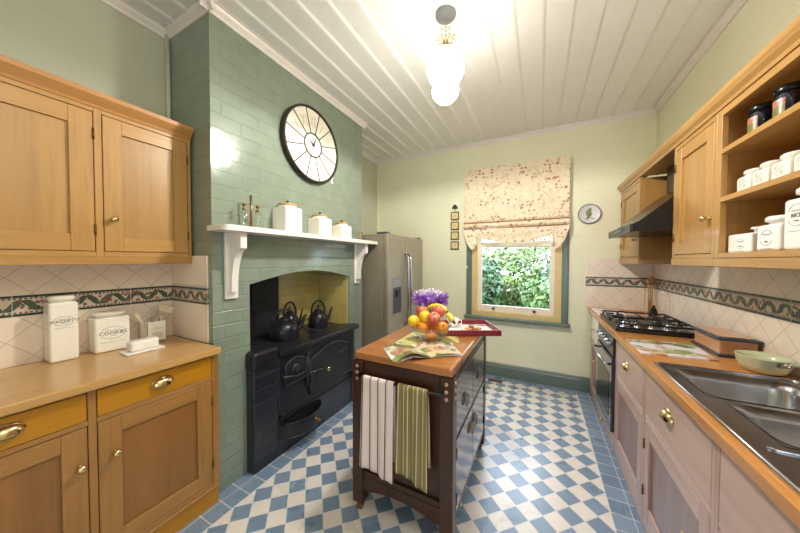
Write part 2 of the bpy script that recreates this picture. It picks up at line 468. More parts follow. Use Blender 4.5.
    def each(s, name, mat, parent):
        """one object per connected piece"""
        seen = set(); out = []
        s.bm.verts.index_update()
        for v0 in s.bm.verts:
            if v0 in seen: continue
            st = [v0]; comp = []; seen.add(v0)
            while st:
                v = st.pop(); comp.append(v)
                for e in v.link_edges:
                    w_ = e.other_vert(v)
                    if w_ not in seen: seen.add(w_); st.append(w_)
            b2 = B(); mp = {v: b2.bm.verts.new(v.co) for v in comp}
            for f in {f for v in comp for f in v.link_faces}:
                nf = b2.bm.faces.new([mp[v] for v in f.verts]); nf.smooth = f.smooth
            out.append(b2.build(name, mat, parent))
        s.bm.free()
        return out
OFF = {}

def tag(o, label=None, cat=None, group=None, kind=None):
    if label: o['label'] = label
    if cat: o['category'] = cat
    if group: o['group'] = group
    if kind: o['kind'] = kind
    return o
def thing(name, label, cat, loc, group=None):
    o = bpy.data.objects.new(name, None); C.objects.link(o); o.location = loc
    o.empty_display_size = .05
    OFF[o.name] = V(loc)
    return tag(o, label, cat, group)
def struct(b, name, mat): return tag(b.build(name, mat), kind='structure')
def dup(o, loc, label, rotz=0, scale=1.0):
    r = o.copy(); C.objects.link(r); r.location = loc; r.rotation_euler = (0, 0, rotz); r.scale = (scale,) * 3
    r['label'] = label
    for ch in list(o.children):
        c = ch.copy(); C.objects.link(c); c.parent = r
        for g in list(ch.children):
            d = g.copy(); C.objects.link(d); d.parent = c
    return r
def text(string, size, loc, xdir, ydir, mat, parent, name='lettering', squeeze=1.0):
    cu = bpy.data.curves.new(name, 'FONT'); cu.body = string; cu.size = size
    cu.align_x = 'CENTER'; cu.align_y = 'CENTER'; cu.extrude = .0003; cu.resolution_u = 2
    tmp = bpy.data.objects.new(name + '_curve', cu)
    me = bpy.data.meshes.new_from_object(tmp)
    bpy.data.objects.remove(tmp)
    x, y = V(xdir).normalized(), V(ydir).normalized(); z = x.cross(y)
    m = Matrix((x, y, z)).transposed().to_4x4() @ Matrix.Diagonal((squeeze, 1, 1, 1))
    m.translation = V(loc) - OFF[parent.name]
    me.transform(m); me.materials.append(mat); me.name = name
    o = bpy.data.objects.new(name, me); C.objects.link(o); o.parent = parent
    OFF[o.name] = OFF[parent.name]
    return o
def arcpts(cx, cy, rx, ry, a0, a1, n):
    return [(cx + rx * math.cos(math.radians(a0 + (a1 - a0) * i / n)), cy + ry * math.sin(math.radians(a0 + (a1 - a0) * i / n))) for i in range(n + 1)]

# ------------------------------------------------------------------ camera
YAW, PITCH, ROLL, CH, FPX = .4737, -.0228, .0024, 1.3859, 271.536
F_ = V((-math.sin(YAW) * math.cos(PITCH), math.cos(YAW) * math.cos(PITCH), math.sin(PITCH)))
R_ = V((math.cos(YAW), math.sin(YAW), 0)); U_ = R_.cross(F_)
R2 = R_ * math.cos(ROLL) + U_ * math.sin(ROLL); U2 = U_ * math.cos(ROLL) - R_ * math.sin(ROLL)
cam = bpy.data.objects.new('camera', bpy.data.cameras.new('camera')); C.objects.link(cam)
mw = Matrix((R2, U2, -F_)).transposed().to_4x4(); mw.translation = V((0, 0, CH)); cam.matrix_world = mw
cam.data.sensor_width = 36; cam.data.lens = FPX * 36 / 800; cam.data.clip_start = .02
sc.camera = cam

# ------------------------------------------------------------------ room shell
LW, RW, BW, CZ = -2.13, .98, 3.429, 2.83
CFX, CY0, CY1 = -1.678, .899, 2.384       # chimney breast face and its two arrises
NEAR = -1.3
struct(B().box((LW - .1, NEAR, -.1), (RW + .1, BW + .1, 0)), 'floor', M['floor'])
struct(B().box((LW - .1, NEAR, 0), (LW, BW + .1, CZ + .05)), 'wall_left', M['wall_l'])
nx0, nx1, nz0, nz1 = .05, .85, .55, 1.4      # opening added in the wall behind the camera to let in fill daylight
nb = B().box((LW - .1, NEAR - .1, 0), (nx0, NEAR, CZ + .05)).box((nx1, NEAR - .1, 0), (RW + .1, NEAR, CZ + .05))
nb.box((nx0, NEAR - .1, nz1), (nx1, NEAR, CZ + .05)).box((nx0, NEAR - .1, 0), (nx1, NEAR, nz0))
struct(nb, 'wall_near', M['wall_l'])
struct(B().box((RW, NEAR, 0), (RW + .1, BW + .1, CZ + .05)), 'wall_right', M['wall'])
wx0, wx1, wz0, wz1 = -.744, .218, .70, 2.36
wb = B().box((LW, BW, 0), (wx0, BW + .1, CZ + .05)).box((wx1, BW, 0), (RW, BW + .1, CZ + .05))
wb.box((wx0, BW, 0), (wx1, BW + .1, wz0)).box((wx0, BW, wz1), (wx1, BW + .1, CZ + .05))
struct(wb, 'wall_back', M['wall'])
# lined ceiling: boards run the length of the room with a rolled joint
cb = B(); pitch = .153; x = LW; prof = []
while x < RW:
    x2 = min(x + pitch, RW)
    w_ = x2 - x
    for f_, dz in ((.01, .001), (.05, .003), (.12, .0032), (.3, .002), (.5, .0), (.7, -.0025), (.85, -.0045), (.93, -.0045), (.98, -.002)):
        prof.append((x + w_ * f_, CZ + dz))
    x = x2
outl = [(LW, CZ + .08)] + [(LW, CZ)] + prof + [(RW, CZ), (RW, CZ + .08)]
cb.prism(outl, lambda a, b: (a, NEAR, b), lambda a, b: (a, BW, b))
struct(cb, 'ceiling', M['ceil'])
# cornices
CP = [(0, -.045), (.008, -.045), (.012, -.03), (.03, -.012), (.036, 0), (.05, 0), (.05, .03), (0, .03)]
def cornice(name, p0, p1, nrm):
    p0, p1, n = V(p0), V(p1), V(nrm)
    b = B().prism(CP, lambda a, z: p0 + n * a + V((0, 0, z)), lambda a, z: p1 + n * a + V((0, 0, z)))
    struct(b, name, M['white'])
cornice('trim_1', (LW, NEAR, CZ), (LW, CY0, CZ), (1, 0, 0))
cornice('trim_2', (LW, CY0, CZ), (CFX + .05, CY0, CZ), (0, -1, 0))
cornice('trim_3', (CFX, CY0 - .05, CZ), (CFX, CY1 + .05, CZ), (1, 0, 0))
cornice('trim_4', (LW, CY1, CZ), (LW, BW, CZ), (1, 0, 0))
cornice('trim_5', (LW, BW, CZ), (RW, BW, CZ), (0, -1, 0))
cornice('trim_6', (RW, NEAR, CZ), (RW, BW, CZ), (-1, 0, 0))
# corner beads
struct(B().cyl((LW + .012, CY0 - .012, 2.0), .014, CZ - 2.0, seg=10), 'trim_7', M['wall_l'])
struct(B().box((LW, BW - .02, 0), (LW + .02, BW, CZ)), 'trim_8', M['wall'])
# skirting on the back wall
SK = [(0, 0), (.022, 0), (.022, .115), (.014, .13), (.014, .142), (.006, .155), (0, .155)]
struct(B().prism(SK, lambda a, z: (LW, BW - a, z), lambda a, z: (.49, BW - a, z)), 'baseboard_back', M['trimgreen'])
# chimney breast with an arched recess
O0, O1, OZ = 1.125, 2.17, 1.225
arch = [(O1 + (O0 - O1) * i / 16, OZ + .075 * math.sin(PI * i / 16)) for i in range(17)]
pts = [(CY0, 0), (CY0, CZ), (CY1, CZ), (CY1, 0), (O1, 0)] + arch + [(O0, 0)]
struct(B().prism(pts, lambda a, b: (LW + .02, a, b), lambda a, b: (CFX, a, b)), 'wall_chimney', M['brick'])
lb = B().box((LW + .02, O0, 0), (LW + .05, O1, 1.32)).box((LW + .05, O1 - .012, 0), (CFX - .02, O1, OZ + .01))
lb.box((LW + .05, O0, 0), (CFX - .02, O0 + .012, OZ + .01))
struct(lb, 'wall_fireplace', M['ybrick'])

# tiled splashbacks (structure): left wall, return on the chimney side, right wall, end wall
SZ0, SZ1, BZ0, BZ1 = .9, 1.41, 1.125, 1.22
def splash(i, a, b, nrm, mt='tiles'):
    a, b, n = V(a), V(b), V(nrm)
    t1 = B(); t2 = B()
    def slab(bb, z0, z1, th):
        q = [a + V((0, 0, z0)), b + V((0, 0, z1)) + n * th]
        bb.box(q[0], q[1])
    slab(t1, SZ0, BZ0, .010); slab(t1, BZ1, SZ1, .010); slab(t2, BZ0, BZ1, .013)
    struct(t1, 'trim_%d' % i, M[mt]); struct(t2, 'trim_%d' % (i + 1), M['border'])
splash(9, (LW, -.3, 0), (LW, CY0, 0), (1, 0, 0))
splash(11, (LW + .013, CY0, 0), (-1.72, CY0, 0), (0, -1, 0), 'tiles_plain')
splash(13, (RW, NEAR + .2, 0), (RW, BW, 0), (-1, 0, 0))
splash(15, (.436, BW, 0), (RW - .013, BW, 0), (0, -1, 0))

# ------------------------------------------------------------------ window, blind, garden
w = thing('window_1', None, None, ((wx0 + wx1) / 2, BW, wz0)); w['kind'] = 'structure'
b = B()
for x0, x1 in ((-.812, -.744), (.218, .284)):
    b.box((x0, BW - .022, .70), (x1, BW, 2.43), .006, 2).box((x0 + .016, BW - .03, .70), (x1 - .016, BW, 2.43), .004)
b.box((-.812, BW - .022, 2.36), (.284, BW, 2.43), .006, 2)
b.each('architrave', M['trimgreen'], w)
B().box((-.83, BW - .075, .672), (.302, BW - .001, .712), .014, 3).build('window_sill', M['trimgreen'], w)
b = B()
b.box((-.744, BW - .012, .70), (-.682, BW + .09, 2.36)).box((.156, BW - .012, .70), (.218, BW + .09, 2.36)).box((-.682, BW - .0115, .70), (.156, BW + .09, .765)).box((-.682, BW - .0115, 2.3), (.156, BW + .09, 2.36))
b.each('window_lining', M['yellow'], w)
b = B()
b.box((-.682, BW + .03, .765), (-.634, BW + .07, 1.61), .003).box((.108, BW + .03, .765), (.156, BW + .07, 1.61), .003)
b.box((-.634, BW + .03, .765), (.108, BW + .07, .838), .003).box((-.634, BW + .03, 1.545), (.108, BW + .07, 1.61), .003)
lo = b.build('lower_sash', M['sash'], w)
B().box((-.634, BW + .048, .838), (.108, BW + .052, 1.545)).build('pane', M['pane'], lo)
b = B()
for xx in (-.49, -.045): b.box((xx - .018, BW + .005, .795), (xx + .018, BW + .03, .812), .004).tube([(xx - .012, BW + .02, .80), (xx, BW + .004, .79), (xx + .012, BW + .02, .80)], .004)
b.each('sash_lift', M['black'], lo)
b = B()
b.box((-.682, BW + .07, 1.56), (-.645, BW + .1, 2.3)).box((.119, BW + .07, 1.56), (.156, BW + .1, 2.3)).box((-.645, BW + .07, 2.25), (.119, BW + .1, 2.3)).box((-.645, BW + .07, 1.56), (.119, BW + .1, 1.61))
up = b.build('upper_sash', M['sash'], w)
B().box((-.645, BW + .083, 1.61), (.119, BW + .087, 2.25)).build('pane', M['pane'], up)

bl = thing('roman_blind', 'floral cream roman blind with rose sprigs drawn over the top of the window', 'blind', (-.275, BW - .05, 1.5))
bx0, bx1 = -.828, .276
B().box((bx0, BW - .075, 2.44), (bx1, BW - .0005, 2.485)).build('headrail', M['sash'], bl)
def drop(u, v):
    z = 2.487 - (2.487 - 1.862) * v + .0
    return (bx0 + (bx1 - bx0) * u, BW - .08 - .004 * math.sin(v * PI * 2) - .004 * math.sin(u * 9), z)
B().grid(drop, 24, 16).build('blind_panel', M['floral'], bl)
def fold(z0, z1, d):
    def fn(u, v):
        return (bx0 + (bx1 - bx0) * u, BW - .08 - d * math.sin(PI * v) ** .7, z0 + (z1 - z0) * v)
    return fn
B().grid(fold(1.895, 1.835, .03), 12, 8).build('pleat', M['floral'], bl)
B().grid(fold(1.835, 1.765, .042), 12, 8).build('pleat', M['floral'], bl)
B().tube([(bx0, BW - .088, 1.838), (bx1, BW - .088, 1.838)], .006, 6).build('piping', plain('brown_blind_piping', rgb(150, 112, 76), .8), bl)
B().tube([(bx0, BW - .088, 1.768), (bx1, BW - .088, 1.768)], .006, 6).build('piping', plain('brown_blind_piping', rgb(150, 112, 76), .8), bl)
def swag(u, v):
    # scalloped lower edge: two side tails and a swag between the gather points
    g0, g1 = .13, .86
    if u <= g0: e = 1.515 + .20 * max(0, 1 - u / (g0 * .75)) ** 1.9 + .03 * max(0, (u / g0 - .75) / .25)
    elif u > g1: e = 1.515 + .22 * max(0, (u - g1 - (1 - g1) * .15) / ((1 - g1) * .85)) ** 2.2
    else:
        t_ = (u - g0) / (g1 - g0); e = 1.672 - .085 * math.sin(PI * t_) ** .9
    k = min(abs(u - g0), abs(u - g1)) * 20
    y = BW - .085 - .03 * v * (1 - math.exp(-k)) - .008 * math.sin(v * 14 + u * 3) * (1 if g0 < u < g1 else .2)
    return (bx0 + (bx1 - bx0) * u, y, 1.785 + (e - 1.785) * v)
B().grid(swag, 110, 10).build('swag', M['floral'], bl)
b = B()
for gx in (-.685, .121):
    b = B().lathe([(0, 0), (.014, .005), (.018, .03), (.012, .06), (.004, .08), (0, .08)], (gx, BW - .125, 1.56), seg=10).tube([(gx, BW - .125, 1.63), (gx, BW - .11, 1.74)], .002)
    b.build('cord_tassel', M['cwhite'], bl)
tag(B().box((-.818, BW - .034, 1.285), (-.796, BW - .022, 1.318), .003).build('cord_cleat', M['cwhite'], None, (-.807, BW - .022, 1.30)), 'small white cleat on the left green window frame', 'cleat')

# garden seen through the glass
struct(B().box((-6, BW + .1, -.35), (6, 12, -.3)), 'ground_garden', plain('garden_lawn', rgb(90, 104, 60), .9, vary=.25))
leafcols = [plain('leaf_green_a', rgb(104, 134, 74), .4, vary=.5, scale=3), plain('leaf_green_b', rgb(78, 110, 70), .35, vary=.5, scale=3), plain('leaf_green_c', rgb(124, 144, 80), .4, vary=.4, scale=3)]
bark = plain('bush_bark', rgb(80, 62, 46), .8)
def bush(label, c, rad, n, mat, seed):
    rnd = random.Random(seed)
    t = thing('garden_bush', label, 'bush', (c[0], c[1], -.3), 'bushes outside the window')
    b = B()
    for i in range(n):
        th = rnd.uniform(0, 2 * PI); ph = math.acos(rnd.uniform(-1, 1)); k = rnd.uniform(.72, 1.05)
        d = V((math.sin(ph) * math.cos(th), math.sin(ph) * math.sin(th), math.cos(ph)))
        k *= 1 + .16 * math.sin(5 * d.x + seed) * math.sin(6 * d.z + 2 * seed)
        p = V(c) + V((d.x * rad[0], d.y * rad[1], d.z * rad[2])) * k
        nrm = (d + V((rnd.uniform(-.8, .8), rnd.uniform(-.8, .8), rnd.uniform(-.3, 1)))).normalized()
        a = nrm.orthogonal().normalized(); a = Matrix.Rotation(rnd.uniform(0, 2 * PI), 3, nrm) @ a; e = nrm.cross(a)
        L = rnd.uniform(.04, .075); W = L * .48
        b.bm.faces.new([b.bm.verts.new(q) for q in (p - a * L, p + e * W + nrm * .004, p + a * L, p - e * W + nrm * .004)])
    b.build('foliage', mat, t)
    k = B()
    for i in range(7):
        a = i * .9; k.tube([(c[0] + .05 * math.cos(a), c[1] + .05 * math.sin(a), -.3), (c[0] + rad[0] * .3 * math.cos(a), c[1] + rad[1] * .3 * math.sin(a), c[2]), (c[0] + rad[0] * .6 * math.cos(a), c[1] + rad[1] * .6 * math.sin(a), c[2] + rad[2] * .5)], [.04, .025, .01], 6)
    k.build('branch', bark, t)
bush('dark green leafy bush outside, lower left behind the window glass', (-1.42, 5.0, .65), (.80, .75, 1.05), 7500, leafcols[1], 1)
bush('bright green bush outside, filling the right half of the window', (.62, 4.95, .65), (.80, .75, 1.05), 7500, leafcols[0], 2)
bush('pale yellow green shrub outside, rising behind the other bushes at the top of the window', (-.35, 6.75, .75), (1.9, .9, 1.15), 14000, leafcols[2], 3)

# ------------------------------------------------------------------ cabinet kit
# side s=+1: fronts face +x (left wall); s=-1: fronts face -x (right wall). w is measured outward from X0.
def kit(s, X0):
    def P(u, w_, z): return (X0 + s * w_, u, z)
    def bx(b, u0, u1, w0, w1, z0, z1, bev=.0015): return b.box(P(u0, w0, z0), P(u1, w1, z1), bev)
    return P, bx
def knob(parent, s, X0, u, z, mat, r=.014, name='knob'):
    k = r / .014
    pr = [(.011*k, 0), (.011*k, .003), (.006*k, .006), (.006*k, .016), (.012*k, .021), (.0145*k, .028), (.012*k, .035), (0, .039)]
    return B().lathe(pr, (X0, u, z), (s, 0, 0), 16).build(name, mat, parent)
def cup(parent, s, X0, u, z, mat, wd=.042, h=.03):
    b = B()
    def fn(a, c):
        al = PI * a; be = -.15 + (PI / 2 + .15) * c
        return (X0 + s * (.003 + .024 * math.sin(al) * math.cos(be * .98)), u - wd * math.cos(al) * (math.cos(be) * .35 + .65 * math.cos(be) ** .5 if math.cos(be) > 0 else 0), z - .008 + h * math.sin(be))
    b.grid(fn, 18, 8)
    b.lathe([(wd + .003, 0), (wd + .003, .0025), (0, .004)], (X0, u, z + .001), (s, 0, 0), 24, squash=.62)
    return b.build('cup_pull', mat, parent)
def door(root, s, X0, u0, u1, z0, z1, mv, mh, mp, stile=.07, kn=None, km=None, hinge=None, rail=None, hz=None):
    P, bx = kit(s, X0); rail = rail or stile
    b = B(); bx(b, u0 + .004, u1 - .004, -.018, -.011, z0 + .004, z1 - .004, 0); d = b.build('door', mp, root)
    for a, c in ((u0, u0 + stile), (u1 - stile, u1)):
        b = B(); bx(b, a, c, -.02, 0, z0, z1); b.each('stile', mv, d)
    for a, c in ((z0, z0 + rail), (z1 - rail, z1)):
        b = B(); bx(b, u0 + stile, u1 - stile, -.02, -.0006, a, c); b.build('rail', mh, d)
    if kn: knob(d, s, X0, kn[0], kn[1], km or M['brass'])
    if hinge is not None:
        for q in (hz or (z0 + .1, z1 - .1)):
            B().cyl((X0 + s * .002, hinge, q - .025), .0045, .05, seg=8).build('hinge', M['hinge'], d)
    return d
def drawer(root, s, X0, u0, u1, z0, z1, m, pull=None, pm=None, kn=None):
    P, bx = kit(s, X0); b = B(); bx(b, u0, u1, -.02, 0, z0, z1)
    d = b.build('drawer', m, root)
    if pull: cup(d, s, X0, pull[0], pull[1], pm or M['brass'])
    if kn: knob(d, s, X0, kn[0], kn[1], M['brass'])
    return d

# ---- left upper cabinet
X0 = -1.87
P, bx = kit(1, X0)
U = thing('wall_cabinet', 'honey pine wall cabinet with two panelled doors above the left worktop', 'cabinet', (LW + .01, .45, 1.38))
b = B(); bx(b, .0, .885, -.248, -.022, 1.412, 2.09, 0); b.build('carcass', M['pz'], U)
b = B()
for a, c in ((0.0, .04), (.490, .516), (.872, .888)): bx(b, a, c, -.022, 0, 1.40, 2.105)
b.each('stile', M['pz'], U)
b = B()
for a, c in ((.04, .490), (.516, .872)):
    bx(b, a, c, -.022, -.0008, 2.08, 2.105); bx(b, a, c, -.022, -.0008, 1.40, 1.424)
b.each('face_rail', M['py'], U)
b = B(); bx(b, 0, .886, -.24, .004, 1.362, 1.40, .002); b.build('light_rail', M['py'], U)
b = B().prism([(-.24, 2.10), (.004, 2.10), (.008, 2.112), (.022, 2.128), (.036, 2.145), (.040, 2.165), (-.24, 2.165)], lambda a, z: P(-.0, a, z), lambda a, z: P(.889, a, z))
b.build('crown_moulding', wood('reddish_pine_moulding', rgb(182, 130, 72), 'y'), U)
door(U, 1, X0, .043, .487, 1.427, 2.077, M['pz'], M['py'], M['ppan'], .075, None, None, .4885)
door(U, 1, X0, .519, .869, 1.427, 2.077, M['pz'], M['py'], M['ppan'], .068, (.548, 1.583), M['brass'], .8705)

# ---- left base cabinet
X0 = -1.61
P, bx = kit(1, X0)
U = thing('base_cabinet', 'amber pine base cabinet with mustard drawers under the left worktop', 'cabinet', (LW + .01, .4, 0))
b = B(); bx(b, -.1, .885, -.5, -.022, .1, .862, 0); b.build('carcass', M['lowz'], U)
b = B()
for a, c in ((-.10, -.04), (.388, .412), (.855, .888)): bx(b, a, c, -.022, 0, .1, .862)
b.each('stile', M['lowz'], U)
b = B()
for a, c in ((-.04, .388), (.412, .855)):
    bx(b, a, c, -.022, -.0008, .715, .735); bx(b, a, c, -.022, -.0008, .1, .135); bx(b, a, c, -.022, -.0008, .85, .862)
b.each('face_rail', M['lowy'], U)
b = B(); bx(b, -.1, .888, -.06, -.012, .0, .1); b.build('plinth', M['mustard'], U)
b = B(); bx(b, -.1, .888, -.02, .006, .1, .112, .002); b.build('base_moulding', M['lowy'], U)
drawer(U, 1, X0, -.037, .385, .738, .848, M['mustard'], (.196, .797))
drawer(U, 1, X0, .415, .852, .738, .848, M['mustard'], (.632, .797))
door(U, 1, X0, -.037, .385, .138, .712, M['lowz'], M['lowy'], M['lowpan'], .068, (.362, .563))
door(U, 1, X0, .415, .852, .138, .712, M['lowz'], M['lowy'], M['lowpan'], .072, (.463, .563), None, .8535, hz=(.25, .6))
tag(B().box((LW + .012, -.1, .864), (-1.573, .886, .9), .006, 2).build('worktop', M['ctop'], None, (-1.85, .4, .864)), 'pale timber worktop on the left with storage jars on it', 'worktop')

# ---- right base units
X0 = .487
P, bx = kit(-1, X0)
def lower_unit(label, u0, u1, dz=.64, knobd=None, pull=None, hinge=None, kn=None, st=.06):
    U = thing('base_cabinet', label, 'cabinet', (RW - .25, (u0 + u1) / 2, 0))
    b = B(); bx(b, u0 + .001, u1 - .001, -.47, -.022, .06, .858 if u0 > 1.7 else .68, 0); b.build('carcass', M['rz'], U)
    b = B(); bx(b, u0, u0 + .02, -.022, 0, .05, .86); bx(b, u1 - .02, u1, -.022, 0, .05, .86); b.each('stile', M['rz'], U)
    b = B(); bx(b, u0 + .02, u1 - .02, -.022, -.0008, dz - .03, dz - .012); bx(b, u0 + .02, u1 - .02, -.022, -.0008, .05, .085); bx(b, u0 + .02, u1 - .02, -.022, -.0008, .845, .86)
    b.each('face_rail', M['ry'], U)
    b = B(); bx(b, u0 + .001, u1 - .001, -.07, -.01, 0, .05); b.build('plinth', M['rz'], U)
    drawer(U, -1, X0, u0 + .023, u1 - .023, dz - .009, .842, M['ry'], pull, None, kn)
    door(U, -1, X0, u0 + .023, u1 - .023, .088, dz - .033, M['rz'], M['ry'], M['rpan'], .062, knobd, None, hinge, .078, hz=(.22, dz - .16))
    return U
lower_unit('rose pine cabinet with one drawer between the oven and the sink unit', 1.80, 2.385, .62, None, (2.11, .735), None)
lower_unit('rose pine cabinet with brass cup pull under the far end of the sink', 1.165, 1.80, .62, (1.27, .43), (1.50, .74), 1.777)
lower_unit('rose pine cabinet under the near end of the sink, cut by the photo edge', .53, 1.165, .62, (.66, .43), None, 1.142)
U = thing('base_cabinet', 'narrow rose pine cabinet with white drawer front between oven and back wall', 'cabinet', (RW - .25, 3.17, 0))
b = B(); bx(b, 2.961, 3.40, -.47, -.022, .06, .858, 0); b.build('carcass', M['rz'], U)
b = B(); bx(b, 2.96, 2.985, -.022, 0, .05, .86); bx(b, 3.375, 3.40, -.022, 0, .05, .86); b.each('stile', M['rz'], U)
b = B(); bx(b, 2.961, 3.40, -.07, -.01, 0, .05); b.build('plinth', M['rz'], U)
drawer(U, -1, X0, 2.99, 3.37, .60, .85, M['sash'], None, None, (3.18, .72))
door(U, -1, X0, 2.99, 3.37, .07, .585, M['rz'], M['ry'], M['rpan'], .06, (3.03, .45))
# oven
o0, o1 = 2.388, 2.955
U = thing('oven', 'built-in black electric oven with dark glass door under the hob', 'oven', (.7, 2.67, .06))
b = B(); bx(b, o0, o1, -.45, -.006, .15, .858, 0); b.build('body', M['darkgrey'], U)
b = B(); bx(b, o0 + .003, o1 - .003, -.006, .012, .70, .855, .003); pn = b.build('control_panel', M['black'], U)
for k in range(5):
    B().lathe([(.02, 0), (.02, .004), (.015, .006), (.014, .022), (.012, .026), (0, .026)], (X0 - .012, o0 + .09 + k * .095, .775), (-1, 0, 0), 14).build('control_knob', M['chrome' if k % 2 else 'lightgrey'], pn)
b = B(); bx(b, o0 + .003, o1 - .003, -.006, .02, .16, .69, .004); dr = b.build('oven_door', M['ovenblue'], U)
b = B(); bx(b, o0 + .07, o1 - .07, .02, .022, .24, .56, .001); b.build('door_window', M['black'], dr)
b = B().tube([P(o0 + .05, .02, .635), P(o0 + .05, .055, .64), P(o1 - .05, .055, .64), P(o1 - .05, .02, .635)], .009); b.build('door_handle', M['chrome'], dr)
b = B(); bx(b, o0, o1, -.2, 0, .055, .15, .002); d_ = b.build('warming_drawer', M['rz'], U)
knob(d_, -1, X0, 2.67, .105, M['brass'])
b = B(); bx(b, o0 + .001, o1 - .001, -.07, -.01, 0, .055); b.build('plinth', M['rz'], U)

# right worktop with a cut-out for the sink
SX0, SX1, SY0, SY1 = .515, .90, .66, 1.665
b = B(); TX = .457
b.box((TX, SY1, .862), (RW - .014, BW - .012, .9), .004, 2).box((TX, .5, .862), (SX0, SY1, .9), .004, 2)
b.box((SX1, .5, .862), (RW - .014, SY1, .9)).box((SX0, .5, .862), (SX1, SY0, .9))
tag(b.build('worktop', M['rtop'], None, (.7, 2, .862)), 'orange timber worktop on the right holding the sink and hob', 'worktop')

# sink
S = thing('kitchen_sink', 'stainless steel inset sink with two bowls and a ribbed drainer', 'sink', (.7, 1.2, .72))
zt = .9055
bowls = [(.545, .885, 1.36, 1.64, .17), (.58, .885, 1.08, 1.315, .13)]
bm_ = B()
xs = sorted({.488, .928, .545, .885, .58}); ys = sorted({.62, 1.69, 1.36, 1.64, 1.08, 1.315})
for i in range(len(xs) - 1):
    for j in range(len(ys) - 1):
        cx_, cy_ = (xs[i] + xs[i+1]) / 2, (ys[j] + ys[j+1]) / 2
        if any(a < cx_ < c and d < cy_ < e for a, c, d, e, _ in bowls): continue
        bm_.face([(xs[i], ys[j], zt - .002), (xs[i+1], ys[j], zt - .002), (xs[i+1], ys[j+1], zt - .002), (xs[i], ys[j+1], zt - .002)])
bm_.tube([(.49, .62, zt), (.49, 1.66, zt), (.512, 1.688, zt), (.905, 1.688, zt), (.926, 1.66, zt), (.926, .62, zt)], .005, 8)
bm_.box((.488, .62, .9005), (.494, 1.69, zt - .001)).box((.488, 1.684, .9005), (.928, 1.69, zt - .001))
bm_.build('sink_deck', M['steel'], S)
def rr(x0, x1, y0, y1, r, n=6):
    out = []
    for cx_, cy_, a0 in ((x1 - r, y1 - r, 0), (x0 + r, y1 - r, 90), (x0 + r, y0 + r, 180), (x1 - r, y0 + r, 270)):
        out += arcpts(cx_, cy_, r, r, a0, a0 + 90, n)
    return out
for x0, x1, y0, y1, dep in bowls:
    b = B(); rings = []
    for ins, z, r in ((-.006, zt, .05), (0.004, zt - .004, .05), (.012, zt - .03, .055), (.02, zt - dep + .03, .055), (.05, zt - dep, .05)):
        rings.append([b.bm.verts.new((p[0], p[1], z)) for p in rr(x0 + ins, x1 - ins, y0 + ins, y1 - ins, r)])
    for A, Q in zip(rings, rings[1:]):
        n = len(A)
        for k in range(n):
            f = b.bm.faces.new((A[k], Q[k], Q[(k+1) % n], A[(k+1) % n])); f.smooth = True
    b.bm.faces.new(rings[-1])
    # corner fillers between the square cut-out and the rounded bowl rim
    for (cx_, cy_, a0, qx, qy) in ((x1 - .044, y1 - .044, 0, x1 + .006, y1 + .006), (x0 + .044, y1 - .044, 90, x0 - .006, y1 + .006), (x0 + .044, y0 + .044, 180, x0 - .006, y0 - .006), (x1 - .044, y0 + .044, 270, x1 + .006, y0 - .006)):
        ap = arcpts(cx_, cy_, .05, .05, a0, a0 + 90, 6)
        for p, q in zip(ap, ap[1:]): b.face([(qx, qy, zt - .001), (p[0], p[1], zt - .001), (q[0], q[1], zt - .001)])
    bw = b.build('bowl', M['steel'], S)
    B().lathe([(.032, 0), (.032, .003), (.02, .001), (0, .0005)], ((x0 + x1) / 2, (y0 + y1) / 2, zt - dep + .001), seg=18).build('waste', M['pewter'], bw)
b = B()
for k in range(7):
    xx = .565 + k * .045; b.tube([(xx, .70, zt), (xx, 1.02 - .012 * abs(k - 3), zt)], .006, 8)
b.each('drainer_rib', M['steel'], S)
b = B().tube([(.53, 1.05, zt), (.545, 1.04, zt), (.86, 1.04, zt), (.88, 1.03, zt)], .003, 6); b.build('drainer_edge', M['steel'], S)

# hob
HX0, HX1, HY0, HY1 = .475, .925, 2.33, 2.885
H = thing('gas_hob', 'black four burner gas hob set in the right worktop under the hood', 'hob', (.7, 2.6, .9))
B().box((HX0, HY0, .9005), (HX1, HY1, .93), .006, 2).build('hob_plate', M['black'], H)
B().box((HX0 + .012, HY0 + .012, .93), (HX1 - .012, HY1 - .012, .9335), .002).build('hob_surface', plain('steel_hob_top', rgb(120, 116, 112), .22, 1.), H)
bi = 0
for bxp, byp, r in ((.58, 2.48, .045), (.81, 2.48, .036), (.58, 2.74, .036), (.81, 2.74, .05)):
    q = B().lathe([(r, 0), (r, .008), (r * .8, .012), (r * .8, .016), (0, .018)], (bxp, byp, .9335), seg=20).build('burner', M['chrome'], H)
    B().lathe([(r * .7, 0), (r * .7, .007), (r * .6, .009), (0, .009)], (bxp, byp, .9515), seg=20).build('burner_cap', M['black'], q)
for cx_, cy_ in ((.695, 2.47), (.695, 2.75)):
    b = B(); z = .958
    x0, x1, y0, y1 = cx_ - .2, cx_ + .2, cy_ - .12, cy_ + .12
    b.tube([(x0, y0, z), (x1, y0, z), (x1, y1, z), (x0, y1, z)], .0065, 6, True)
    for xx in (cx_ - .115, cx_ + .115): b.tube([(xx, y0, z), (xx, cy_ - .03, z)], .006, 6).tube([(xx, y1, z), (xx, cy_ + .03, z)], .006, 6)
    b.tube([(cx_, y0, z), (cx_, y1, z)], .006, 6).tube([(x0, cy_, z), (cx_ - .15, cy_, z)], .006, 6).tube([(x1, cy_, z), (cx_ + .15, cy_, z)], .006, 6)
    for xx, yy in ((x0, y0), (x1, y0), (x1, y1), (x0, y1)): b.tube([(xx, yy, z), (xx, yy, .9335)], .0065, 6)
    b.build('pan_support', M['black'], H)
